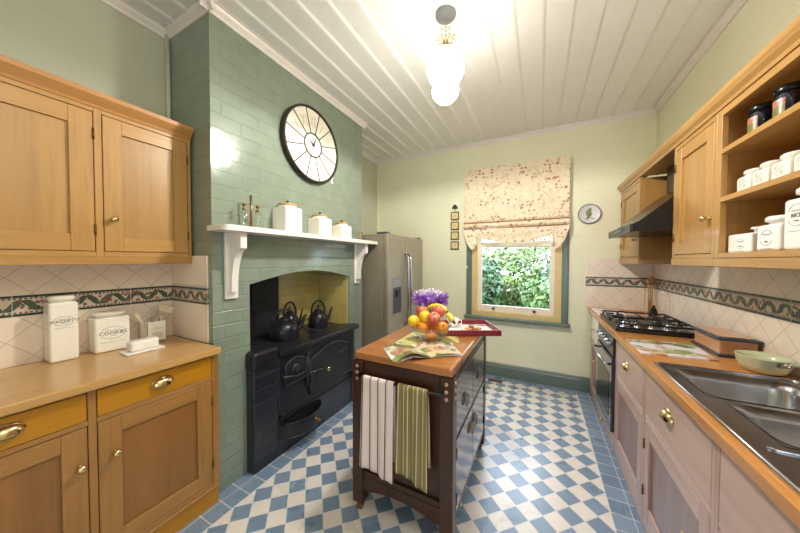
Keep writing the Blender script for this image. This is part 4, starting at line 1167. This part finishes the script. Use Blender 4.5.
fruit('orange', 'orange at the bottom of the glass bowl, lowest of the fruit', at(-.575, 1.525, .936), .034, orange, g, (.8, 4))
fruit('orange', 'orange behind the others at the back of the glass bowl', at(-.60, 1.605, .958), .036, orange, g)
fruit('orange', 'orange at the front left of the fruit heap, below the yellow lemons', at(-.622, 1.515, .985), .037, orange, g, (1.2, 4.2))
fruit('orange', 'orange at the right edge of the glass bowl', at(-.512, 1.56, .983), .036, orange, g, (1.0, 5.2))
fruit('lemon', 'round yellow citrus overhanging the left side of the fruit bowl', at(-.69, 1.535, 1.008), .036, lemon, g, (1.3, 3.6))
fruit('lemon', 'yellow citrus in the upper middle of the fruit heap', at(-.613, 1.53, 1.045), .036, lemon, g, (1.0, 4.6))
fruit('apple', 'red apple at the front of the fruit heap, right of the yellow citrus', at(-.548, 1.51, 1.042), .039, appm, g, (.5, 5))
fruit('apple', 'pinkish red apple at the upper left of the fruit heap, under the flowers', at(-.655, 1.58, 1.062), .037, appm, g, (.3, 2))
fruit('apple', 'red apple at the upper right of the fruit heap, beside the bananas', at(-.545, 1.585, 1.07), .040, appm, g, (.4, .5))
fruit('apple', 'red apple in the middle of the bowl, mostly hidden by other fruit', at(-.578, 1.57, 1.01), .034, appm, g)
ban = plain('banana_skin', rgb(236, 200, 70), .45, vary=.1)
tip = plain('banana_tip', rgb(74, 58, 34), .7)
def banana(label, pts):
    K = thing('banana', label, 'fruit', pts[0], g)
    B().tube(pts, [.008, .015, .018, .018, .016, .011][:len(pts)], 8).build('skin', ban, K)
    e = V(pts[-1]); d = (e - V(pts[-2])).normalized()
    B().tube([e, e + d * .016], [.009, .006], 8).build('tip', tip, K)
banana('banana lying across the top of the fruit heap beneath the flowers', [(-.655, 1.655, 1.066), (-.625, 1.665, 1.084), (-.59, 1.67, 1.090), (-.555, 1.665, 1.087), (-.53, 1.655, 1.076), (-.512, 1.645, 1.062)])
banana('banana drooping over the right side of the fruit heap, dark tip down', [(-.505, 1.64, 1.045), (-.496, 1.625, 1.05), (-.485, 1.61, 1.047), (-.473, 1.598, 1.04), (-.460, 1.586, 1.03), (-.450, 1.578, 1.022)])
# vase of flowers
K = thing('flower_vase', 'glass vase of purple and white flowers behind the fruit bowl', 'flowers', (-.68, 1.78, IT))
B().lathe([(.035, 0), (.038, .004), (.034, .05), (.03, .1), (.036, .14), (.034, .14), (.028, .1), (.032, .05), (.034, .008), (0, .008)], (-.68, 1.78, IT), seg=20, cap=False).build('vase', M['glass'], K)
pur = [plain('purple_petal', rgb(164, 100, 206), .6, vary=.2), plain('violet_petal', rgb(190, 140, 226), .6, vary=.2), plain('white_lilac_petal', rgb(238, 228, 240), .6, vary=.08)]
stk = plain('flower_stem_green', rgb(86, 120, 60), .6)
rnd = random.Random(5)
for k in range(17):
    if k < 7: a = k * .9; rr_ = .066; mt = pur[2]; zz = 1.14
    else: a = k * .571; rr_ = .098; mt = pur[k % 2]; zz = 1.098 + .02 * (k % 2)
    c = V((-.68 + rr_ * math.cos(a), 1.78 + rr_ * math.sin(a) * .75, zz + rnd.uniform(-.01, .012)))
    b = B()
    for i in range(84):
        d = V((rnd.gauss(0, 1), rnd.gauss(0, 1), rnd.gauss(.35, .8))).normalized()
        p0 = c + d * .008; L_ = rnd.uniform(.026, .046); e = d.orthogonal().normalized(); e = Matrix.Rotation(rnd.uniform(0, 6), 3, d) @ e
        b.face([p0, p0 + d * L_ * .6 + e * .008, p0 + d * L_, p0 + d * L_ * .6 - e * .008])
    f = b.build('bloom', mt, K)
    B().tube([c, (c + V((-.68, 1.78, 1.06))) / 2, V((-.68 + .01 * math.cos(a), 1.78 + .01 * math.sin(a), IT + .02))], .0025, 5).build('stem', stk, f)
# tray
tr = plain('maroon_lacquer', rgb(126, 36, 50), .3, vary=.15)
tc = V((-.47, 1.905, IT)); ta = math.radians(29)
K = thing('serving_tray', 'maroon serving tray with afternoon tea at the far end of the island', 'tray', tuple(tc))
rm = Matrix.Translation(tc) @ Matrix.Rotation(ta, 4, 'Z')
b = B().box((-.20, -.15, .001), (.20, .15, .008)); B2 = B(); b.bm.transform(rm); b.build('tray_base', M['cwhite'], K)
b = B().box((-.20, -.158, .001), (.20, -.148, .04), .003).box((-.20, .148, .001), (.20, .158, .04), .003).box((-.208, -.158, .001), (-.198, .158, .04), .003).box((.198, -.158, .001), (.208, .158, .04), .003)
b.bm.transform(rm); b.each('tray_rim', tr, K)
# gilt scroll lettering-like pattern on the rim
b = B()
for k in range(16):
    xx = -.18 + k * .022; b.tube([(xx, -.159, .012), (xx + .006, -.159, .028), (xx + .013, -.159, .014)], .0012, 5)
b.bm.transform(rm); b.build('rim_pattern', M['oldbrass'], K)
def ontray(x, y, z=.008): return rm @ V((x, y, z))
p = ontray(-.06, .07)
K = thing('teacup', 'white teacup standing on the maroon tray', 'cup', tuple(p))
B().lathe([(.02, 0), (.022, .006), (.036, .03), (.044, .062), (.042, .062), (.033, .03), (.018, .008), (0, .008)], p, seg=24, cap=False).build('cup', M['cwhite'], K)
B().tube([p + V((.036, .01, .052)), p + V((.06, .014, .05)), p + V((.06, .014, .028)), p + V((.034, .008, .02))], .0038, 6).build('handle', M['cwhite'], K)
p = ontray(.06, -.02)
tag(B().lathe([(.035, 0), (.055, .004), (.085, .011), (.083, .013), (.05, .007), (0, .006)], p, seg=32, cap=False).build('plate', M['cwhite'], None, p), 'white plate of biscuits on the maroon tray', 'plate')
bisc = [plain('biscuit_gold', rgb(214, 158, 92), .7, vary=.2, scale=60), plain('biscuit_brown', rgb(150, 92, 52), .7, vary=.2, scale=60)]
for k, (x, y, lb) in enumerate(((.02, -.035, 'golden biscuit at the left of the white plate'), (.06, .015, 'brown biscuit at the far side of the white plate'), (.10, -.03, 'golden biscuit at the right of the white plate'), (.062, -.055, 'brown biscuit at the near edge of the white plate'))):
    q = ontray(x, y, .0172)
    tag(B().lathe([(.018, 0), (.022, .003), (.021, .008), (.012, .011), (0, .0115)], q, seg=18).build('biscuit', bisc[k % 2], None, q), lb, 'biscuit', 'biscuits on the tray plate')
q = ontray(-.12, -.06, .0085)
b = B().rbox(q + V((0, 0, .004)), (.11, .09, .008), ta + .4, .002); tag(b.build('napkin', plain('floral_napkin', rgb(238, 222, 222), .9, vary=.15, scale=40), None, q), 'folded white napkin at the near left of the maroon tray', 'napkin')
q = ontray(.15, .09, .009)
b = B().tube([q + V((-.09, -.02, .004)), q + V((-.02, 0, .004)), q + V((.0, .004, .005))], [.003, .003, .004], 6).sph(q + V((.014, .008, .005)), .013, (1.4, .9, .3)); tag(b.build('teaspoon', M['steel'], None, q), 'small teaspoon lying at the back of the maroon tray', 'spoon')

# ------------------------------------------------------------------ left worktop jars
WZ = .9
INK = M['ink']
def oval_logo(parent, xf, sx, yc, zc, w_, h_, word, size, ydir=1):
    """oval stamp with a word on a face x = xf looking along sx"""
    b = B()
    for a0, a1 in ((25, 155), (205, 335)):
        for k, kk in ((1.0, .0007),):
            b.tube([(xf, yc + q[0] * k, zc + q[1] * k) for q in arcpts(0, 0, w_, h_, a0, a1, 14)], kk, 4)
    for dz, ww in ((.42, .55), (-.5, .25)):
        b.tube([(xf, yc + w_ * ww * (t_ / 8 - .5) * 2, zc + h_ * dz + .0022 * (1 if t_ % 2 else -1)) for t_ in range(9)], .0008, 4)
    b.tube([(xf, yc - w_ * .95, zc - h_ * 1.45), (xf, yc + w_ * .95, zc - h_ * 1.45)], .0006, 4)
    lg = b.build('stamp', INK, parent)
    if word: text(word, size, (xf + sx * .0006, yc, zc - .001), (0, sx, 0), (0, 0, 1), INK, lg, 'lettering')
def jar(label, x0, x1, y0, y1, h, lidr, word, size, group, lid_h=.03, name='storage_jar', sx=1, logo=True, mat=None, z=WZ, cat='jar', ow=None):
    cx_, cy_ = (x0 + x1) / 2, (y0 + y1) / 2
    K = thing(name, label, cat, (cx_, cy_, z), group)
    mat = mat or M['ceramic']
    B().box((x0, y0, z), (x1, y1, z + h), .010, 3).build('body', mat, K)
    sq = (y1 - y0) / (x1 - x0)
    rx = (x1 - x0) * lidr
    l = B().lathe([(rx * .86, 0), (rx * .86, lid_h * .3), (rx, lid_h * .4), (rx * 1.02, lid_h * .75), (rx * .9, lid_h * .95), (0, lid_h)], (cx_, cy_, z + h - .001), seg=28)
    if abs(sq - 1) > .05:
        for v in l.bm.verts: v.co.y = cy_ + (v.co.y - cy_) * sq
    l.build('lid', mat, K)
    xf = x1 if sx > 0 else x0
    if logo: oval_logo(K, xf + sx * .0004, sx, cy_, z + h * (.68 if h > .2 else .55), ow or (y1 - y0) * .36, (ow or (y1 - y0) * .36) * .66, word, size)
    return K
jar('tall square cream jar lettered SPAGHETTI on the left worktop', -2.108, -2.012, .371, .463, .282, .46, 'SPAGHETTI', .0185, None)
jar('low wide cream jar lettered COOKIES on the left worktop', -2.112, -2.01, .515, .650, .180, .46, 'COOKIES', .0255, None)
K = thing('utensil_pot', 'square cream pot holding utensils near the chimney on the left worktop', 'pot', (-2.035, .765, WZ))
b = B(); x0, x1, y0, y1 = -2.085, -1.99, .715, .805
b.box((x0, y0, WZ), (x1, y1, WZ + .01)); b.box((x0, y0, WZ), (x0 + .006, y1, WZ + .125), .002).box((x1 - .006, y0, WZ), (x1, y1, WZ + .125), .002).box((x0, y0, WZ), (x1, y0 + .006, WZ + .125), .002).box((x0, y1 - .006, WZ), (x1, y1, WZ + .125), .002)
b.build('body', M['ceramic'], K)
oval_logo(K, x1 + .0004, 1, .76, WZ + .07, .03, .02, None, .012)
ut = plain('pale_beech_utensil', rgb(220, 204, 170), .6); utg = plain('grey_utensil', rgb(188, 178, 170), .5)
b = B().tube([(-2.03, .745, WZ + .012), (-2.02, .70, WZ + .13), (-2.015, .672, WZ + .185)], [.005, .006, .009], 8); tag(b.build('wooden_spoon', ut, None, (-2.03, .745, WZ + .012)), 'pale wooden stick leaning left out of the utensil pot', 'utensil', 'utensils in the cream pot')
b = B().tube([(-2.04, .762, WZ + .012), (-2.04, .765, WZ + .15)], .005, 8).box((-2.043, .748, WZ + .15), (-2.038, .785, WZ + .165), .002)
for k in range(4): b.box((-2.043, .748 + k * .0105, WZ + .16), (-2.038, .7535 + k * .0105, WZ + .215), .001)
tag(b.build('fork', utg, None, (-2.04, .762, WZ + .012)), 'fork standing upright in the utensil pot', 'utensil', 'utensils in the cream pot')
b = B().tube([(-2.03, .775, WZ + .012), (-2.03, .80, WZ + .15)], .005, 8).rbox((-2.03, .822, WZ + .185), (.012, .07, .045), 0, .005, 2, Matrix.Rotation(-.45, 4, 'X'))
tag(b.build('spatula', ut, None, (-2.03, .775, WZ + .012)), 'pale spatula with rectangular blade leaning right in the utensil pot', 'utensil', 'utensils in the cream pot')
K = thing('butter_dish', 'white ceramic butter dish in front of the utensil pot', 'dish', (-1.88, .655, WZ))
B().box((-1.925, .575, WZ), (-1.83, .735, WZ + .010), .005, 2).build('base', M['cwhite'], K)
B().box((-1.912, .597, WZ + .010), (-1.845, .715, WZ + .062), .012, 3).build('cover', M['cwhite'], K)

# ------------------------------------------------------------------ right shelf jars
z1, z2, z3 = SH[0] + .022, SH[1] + .022, SH[2] + .022
def small_jar(label, c, first=[]):
    if first: return dup(first[0], c, label)
    x, y, z = c
    K = thing('spice_jar', label, 'jar', c, 'small white jars on the middle shelf'); first.append(K)
    B().box((x - .041, y - .041, z), (x + .041, y + .041, z + .068), .012, 3).build('body', M['ceramic'], K)
    B().lathe([(.028, 0), (.028, .008), (.034, .010), (.035, .02), (.03, .026), (0, .027)], (x, y, z + .065), seg=22).build('lid', M['ceramic'], K)
    b = B()
    for a0, a1 in ((20, 160), (200, 340)): b.tube([(x - .0415, y + q[0], z + .036 + q[1]) for q in arcpts(0, 0, .02, .018, a0, a1, 12)], .0006, 4)
    for dz in (.006, -.001, -.008): b.tube([(x - .0415, y + .014 * (t_ / 6 - .5) * 2, z + .036 + dz + .0015 * (t_ % 2)) for t_ in range(7)], .0007, 4)
    b.build('stamp', INK, K)
    return K
for y, lb in ((1.655, 'small white jar on the middle shelf nearest the cabinet door'), (1.56, 'second small white jar on the middle shelf from the cabinet door'), (1.462, 'third small white jar on the middle shelf from the cabinet door'), (1.364, 'small white jar on the middle shelf, cut by the photo edge')):
    small_jar(lb, (.785, y, z2))
# bottom shelf
K = thing('storage_jar', 'low wide white ceramic box at the cabinet end of the bottom shelf', 'jar', (.78, 1.66, z1))
B().box((.745, 1.595, z1), (.815, 1.742, z1 + .078), .006, 2).build('body', M['cwhite'], K)
B().lathe([(.012, 0), (.012, .012), (.022, .015), (.02, .022), (0, .024)], (.775, 1.612, z1 + .078), seg=16).build('lid', M['cwhite'], K)
oval_logo(K, .7446, -1, 1.655, z1 + .036, .024, .02, None, .01)
K = thing('storage_jar', 'medium white jar in the middle of the bottom shelf', 'jar', (.79, 1.50, z1))
B().box((.745, 1.455, z1), (.845, 1.567, z1 + .1), .012, 3).build('body', M['cwhite'], K)
B().lathe([(.04, 0), (.04, .008), (.05, .011), (.05, .024), (.044, .03), (0, .031)], (.795, 1.511, z1 + .099), seg=24).build('lid', M['cwhite'], K)
oval_logo(K, .7446, -1, 1.511, z1 + .05, .03, .028, None, .01)
K = thing('storage_jar', 'tall white jar lettered RICE on the bottom shelf, cut by the photo edge', 'jar', (.80, 1.37, z1))
B().box((.745, 1.325, z1), (.855, 1.438, z1 + .172), .012, 3).build('body', M['cwhite'], K)
B().lathe([(.04, 0), (.04, .01), (.052, .014), (.052, .03), (.046, .036), (0, .037)], (.80, 1.381, z1 + .171), seg=24).build('lid', M['cwhite'], K)
oval_logo(K, .7446, -1, 1.381, z1 + .115, .036, .036, 'RICE', .02)
# dark glass jars on the top shelf
lab = page_mat('faded_jar_label', 2.2, .5, (206, 196, 186))
dk = plain('dark_preserve_jar', rgb(24, 24, 36), .12, coat=.8)
for x, y, lb in ((.785, 1.635, 'dark preserve jar on the top shelf, nearer the cabinet door'), (.785, 1.500, 'dark preserve jar on the top shelf, nearer the photo edge')):
    K = thing('preserve_jar', lb, 'jar', (x, y, z3), 'dark jars on the top shelf')
    B().lathe([(.032, 0), (.036, .006), (.036, .084), (.033, .094), (.031, .1)], (x, y, z3), seg=26).build('body', dk, K)
    B().lathe([(.033, 0), (.036, .004), (.036, .02), (.032, .024), (0, .025)], (x, y, z3 + .1), seg=26).tube([(x - .037, y, z3 + .085), (x - .039, y, z3 + .112), (x - .018, y, z3 + .127)], .002, 6).build('lid', M['black'], K)
    b = B()
    def lf(u, v, x=x, y=y): a = PI * (.84 + .42 * u); return (x + .0366 * math.cos(a), y + .0366 * math.sin(a), z3 + .010 + .068 * v)
    b.grid(lf, 14, 3); b.build('paper_label', lab, K)

# ------------------------------------------------------------------ right worktop things
b = B().prism([(.482, 2.115), (.482, 1.83), (.78, 1.86), (.795, 2.16)], lambda a, c: (a, c, .9005), lambda a, c: (a, c, .906))
tag(b.build('cutting_board', page_mat('printed_glass_board', 9.3, .46, (226, 222, 228)), None, (.63, 2, .9)), 'flat printed glass board lying on the right worktop before the hob', 'board')
tag(B().box((.475, 2.93, .9005), (.70, 3.32, .908), .003).build('cutting_board', page_mat('printed_white_board', 4.3, .62, (236, 232, 236)), None, (.6, 3.1, .9)), 'white printed board on the worktop between the hob and back wall', 'board')
K = thing('recipe_box', 'wooden recipe box with dark blue edges on the right worktop', 'box', (.88, 2.09, .9))
bxw = wood('box_wood', rgb(200, 150, 112), 'y', .3)
B().box((.822, 1.965, .9125), (.956, 2.215, .985), .003).build('body', bxw, K)
B().box((.812, 1.952, .9005), (.966, 2.228, .9125), .004, 2).build('base_moulding', M['bluewood'], K)
l = B().box((.810, 1.950, .985), (.9665, 2.230, .998), .005, 2).build('lid', M['bluewood'], K)
B().box((.82, 1.97, .998), (.948, 2.212, 1.004), .003).build('lid_panel', bxw, l)
pc = V((.884, 1.79, .9005))
K = thing('frying_pan', 'pale green enamel pan with handle behind the sink', 'pan', tuple(pc))
B().lathe([(0, 0), (.054, 0), (.064, .006), (.075, .032), (.080, .064), (.082, .068), (.077, .068), (.071, .034), (.06, .012), (0, .008)], pc, seg=36, cap=False).build('pan_body', M['pangreen'], K)
B().tube([pc + V((.01, -.074, .05)), pc + V((.014, -.11, .062)), pc + V((.018, -.14, .074))], [.011, .009, .010], 10).build('ferrule', M['chrome'], K)
B().tube([pc + V((.018, -.135, .072)), pc + V((.022, -.18, .09)), pc + V((.028, -.25, .118)), pc + V((.03, -.28, .128))], [.012, .016, .016, .01], 10).build('handle', M['pangreen'], K)
K = thing('glass_bottle', 'tall clear glass bottle with cork in the corner behind the hob', 'bottle', (.928, 3.02, .9))
B().lathe([(.034, 0), (.036, .004), (.036, .20), (.03, .23), (.014, .26), (.013, .3), (.016, .304)], (.928, 3.02, .9005), seg=22).build('body', M['glass'], K)
B().cyl((.928, 3.02, 1.19), .012, .035, seg=12).build('cork', M['cork'], K)
K = thing('utensil_jar', 'clear glass jar with wooden scoops beside the tall bottle behind the hob', 'jar', (.915, 3.27, .9))
B().lathe([(.042, 0), (.044, .004), (.044, .25), (.046, .255)], (.915, 3.27, .9005), seg=22, cap=False).cyl((.915, 3.27, .9005), .042, .004).build('body', M['glass'], K)
for k in range(3):
    b = B().tube([(.905 + .008 * k, 3.27, .906), (.897 + .014 * k, 3.26, 1.17)], .005, 6).sph((.895 + .0155 * k, 3.258, 1.20 + .008 * k), .02, (.8, .5, 1.4), 10, 8)
    tag(b.build('wooden_spoon', M['cork'], None, (.905 + .008 * k, 3.27, .906)), 'wooden scoop standing in the glass jar behind the hob', 'utensil', 'wooden scoops in the glass jar')
K = thing('ornament', 'small dark stepped ornament behind the hob in front of the bottles', 'ornament', (.862, 3.0, .9))
B().lathe([(.034, 0), (.036, .01), (.03, .03), (.033, .036), (.024, .055), (.027, .06), (.017, .08), (.02, .084), (.008, .1), (.01, .108), (0, .116)], (.862, 3.0, .9005), seg=18).build('body', plain('dark_bronze', rgb(56, 44, 32), .35, .6), K)

# ------------------------------------------------------------------ back wall ornaments
K = thing('wall_plate', 'small round bird plate hanging to the right of the window', 'plate', (.457, BW, 1.872))
B().lathe([(.06, 0), (.088, .012), (.098, .02), (.096, .023), (.086, .016), (.06, .006), (0, .006)], (.457, BW - .001, 1.872), (0, -1, 0), 36, cap=False).build('plate', plain('white_glazed_plate', rgb(226, 222, 228), .2), K)
B().tube([(.457 + .097 * math.cos(2*PI*i/40), BW - .022, 1.872 + .097 * math.sin(2*PI*i/40)) for i in range(40)], .0045, 6, True).build('rim', plain('slate_rim', rgb(96, 92, 96), .3), K)
bird = B().sph((.452, BW - .011, 1.880), .03, (.8, .12, 1.25), 14, 10, Matrix.Rotation(-.3, 4, 'Y')).sph((.462, BW - .011, 1.918), .016, (1, .2, 1), 12, 8).tube([(.448, BW - .011, 1.85), (.438, BW - .011, 1.812)], [.010, .005], 6)
bird.build('painted_bird', plain('olive_plumage', rgb(124, 134, 72), .4, vary=.3, scale=60), K)
B().tube([(.42, BW - .009, 1.825), (.46, BW - .009, 1.835), (.50, BW - .009, 1.82)], .004, 6).build('painted_branch', plain('brown_glaze', rgb(140, 96, 70), .4), K)
K = thing('hanging_plaques', 'string of four small framed plaques hanging left of the blind', 'plaque', (-.967, BW, 1.5))
zz = 2.0
for k in range(4):
    z = 1.955 - k * .126
    q = B().box((-1.022, BW - .014, z - .054), (-.912, BW - .001, z + .054), .012, 3).build('frame', plain('dark_olive_frame_%d' % k, rgb(104, 92, 50), .5), K)
    B().box((-1.006, BW - .017, z - .038), (-.928, BW - .014, z + .038), .003).build('plaque', plain('cream_plaque_%d' % k, rgb(226, 206, 150), .5, vary=.12, scale=40), q)
    b = B().tube([(-.985, BW - .018, z - .02), (-.972, BW - .018, z + .012), (-.96, BW - .018, z + .02), (-.95, BW - .018, z - .012)], .0025, 5); b.build('relief', plain('ochre_relief_%d' % k, rgb(186, 156, 92), .5), q)
b = B().tube([(-.967, BW - .008, 2.01), (-.967, BW - .008, 2.06)], .003, 6)
for k in range(3): b.tube([(-.967 + (k - 1) * .026, BW - .010, 2.045), (-.967 + (k - 1) * .02, BW - .012, 2.075), (-.967, BW - .012, 2.10)], [.012, .009, .002], 6)
b.build('hook', M['clockrim'], K)
b = B().box((-.51, 3.225, .0005), (-.36, 3.29, .006), .001)
for k in range(9): b.box((-.50 + k * .0155, 3.232, .006), (-.49 + k * .0155, 3.283, .008))
tag(b.build('floor_vent', plain('bronze_vent', rgb(104, 84, 62), .5, .3), None, (-.43, 3.25, 0)), 'small bronze floor vent grille by the back skirting', 'vent')

# ------------------------------------------------------------------ light
wd = bpy.data.worlds.new('world'); sc.world = wd; wd.use_nodes = True
bg = wd.node_tree.nodes['Background']; bg.inputs[0].default_value = (.70, .83, 1.0, 1); bg.inputs[1].default_value = 7.0
def sun(name, d, e, col, ang):
    l = bpy.data.lights.new(name, 'SUN'); l.energy = e; l.color = col; l.angle = ang
    o = bpy.data.objects.new(name, l); C.objects.link(o); o.rotation_euler = V(d).to_track_quat('-Z', 'Y').to_euler(); return o
sun('sun', (.82, 0.0, -.57), 2.0, (1, .96, .88), .01)
bl_ = bpy.data.lights.new('pendant_bulb', 'SPOT'); bl_.energy = 125; bl_.color = (1, .97, .91); bl_.shadow_soft_size = .07; bl_.spot_size = PI; bl_.spot_blend = .18
o = bpy.data.objects.new('pendant_bulb', bl_); C.objects.link(o); o.location = (px_, py_, 2.47)
l2_ = bpy.data.lights.new('unseen_fill_light', 'POINT'); l2_.energy = 17; l2_.color = (1, .98, .96); l2_.shadow_soft_size = .12  # added fill light out of view, lifts the upper walls and ceiling
o = bpy.data.objects.new('unseen_fill_light', l2_); C.objects.link(o); o.location = (.50, .30, 2.55)
lp = bpy.data.lights.new('near_fill_portal', 'AREA'); lp.shape = 'RECTANGLE'; lp.size = nx1 - nx0; lp.size_y = nz1 - nz0  # portal for the added fill opening behind the camera
lp.cycles.is_portal = True
o = bpy.data.objects.new('near_fill_portal', lp); C.objects.link(o); o.location = ((nx0 + nx1) / 2, NEAR - .11, (nz0 + nz1) / 2); o.rotation_euler = (PI / 2, 0, 0)
lp = bpy.data.lights.new('window_portal', 'AREA'); lp.shape = 'RECTANGLE'; lp.size = .76; lp.size_y = .72
lp.cycles.is_portal = True
o = bpy.data.objects.new('window_portal', lp); C.objects.link(o); o.location = (-.263, BW + .12, 1.19); o.rotation_euler = (-PI / 2, 0, 0)

sc.view_settings.view_transform = 'Standard'; sc.view_settings.look = 'None'
sc.view_settings.exposure = 0.36; sc.view_settings.gamma = 1.0; sc.view_settings.use_curve_mapping = False
sc.cycles.max_bounces = 8; sc.cycles.diffuse_bounces = 4; sc.cycles.transparent_max_bounces = 12
sc.cycles.caustics_reflective = False; sc.cycles.caustics_refractive = False; sc.cycles.sample_clamp_indirect = 6
sc.cycles.use_denoising = True
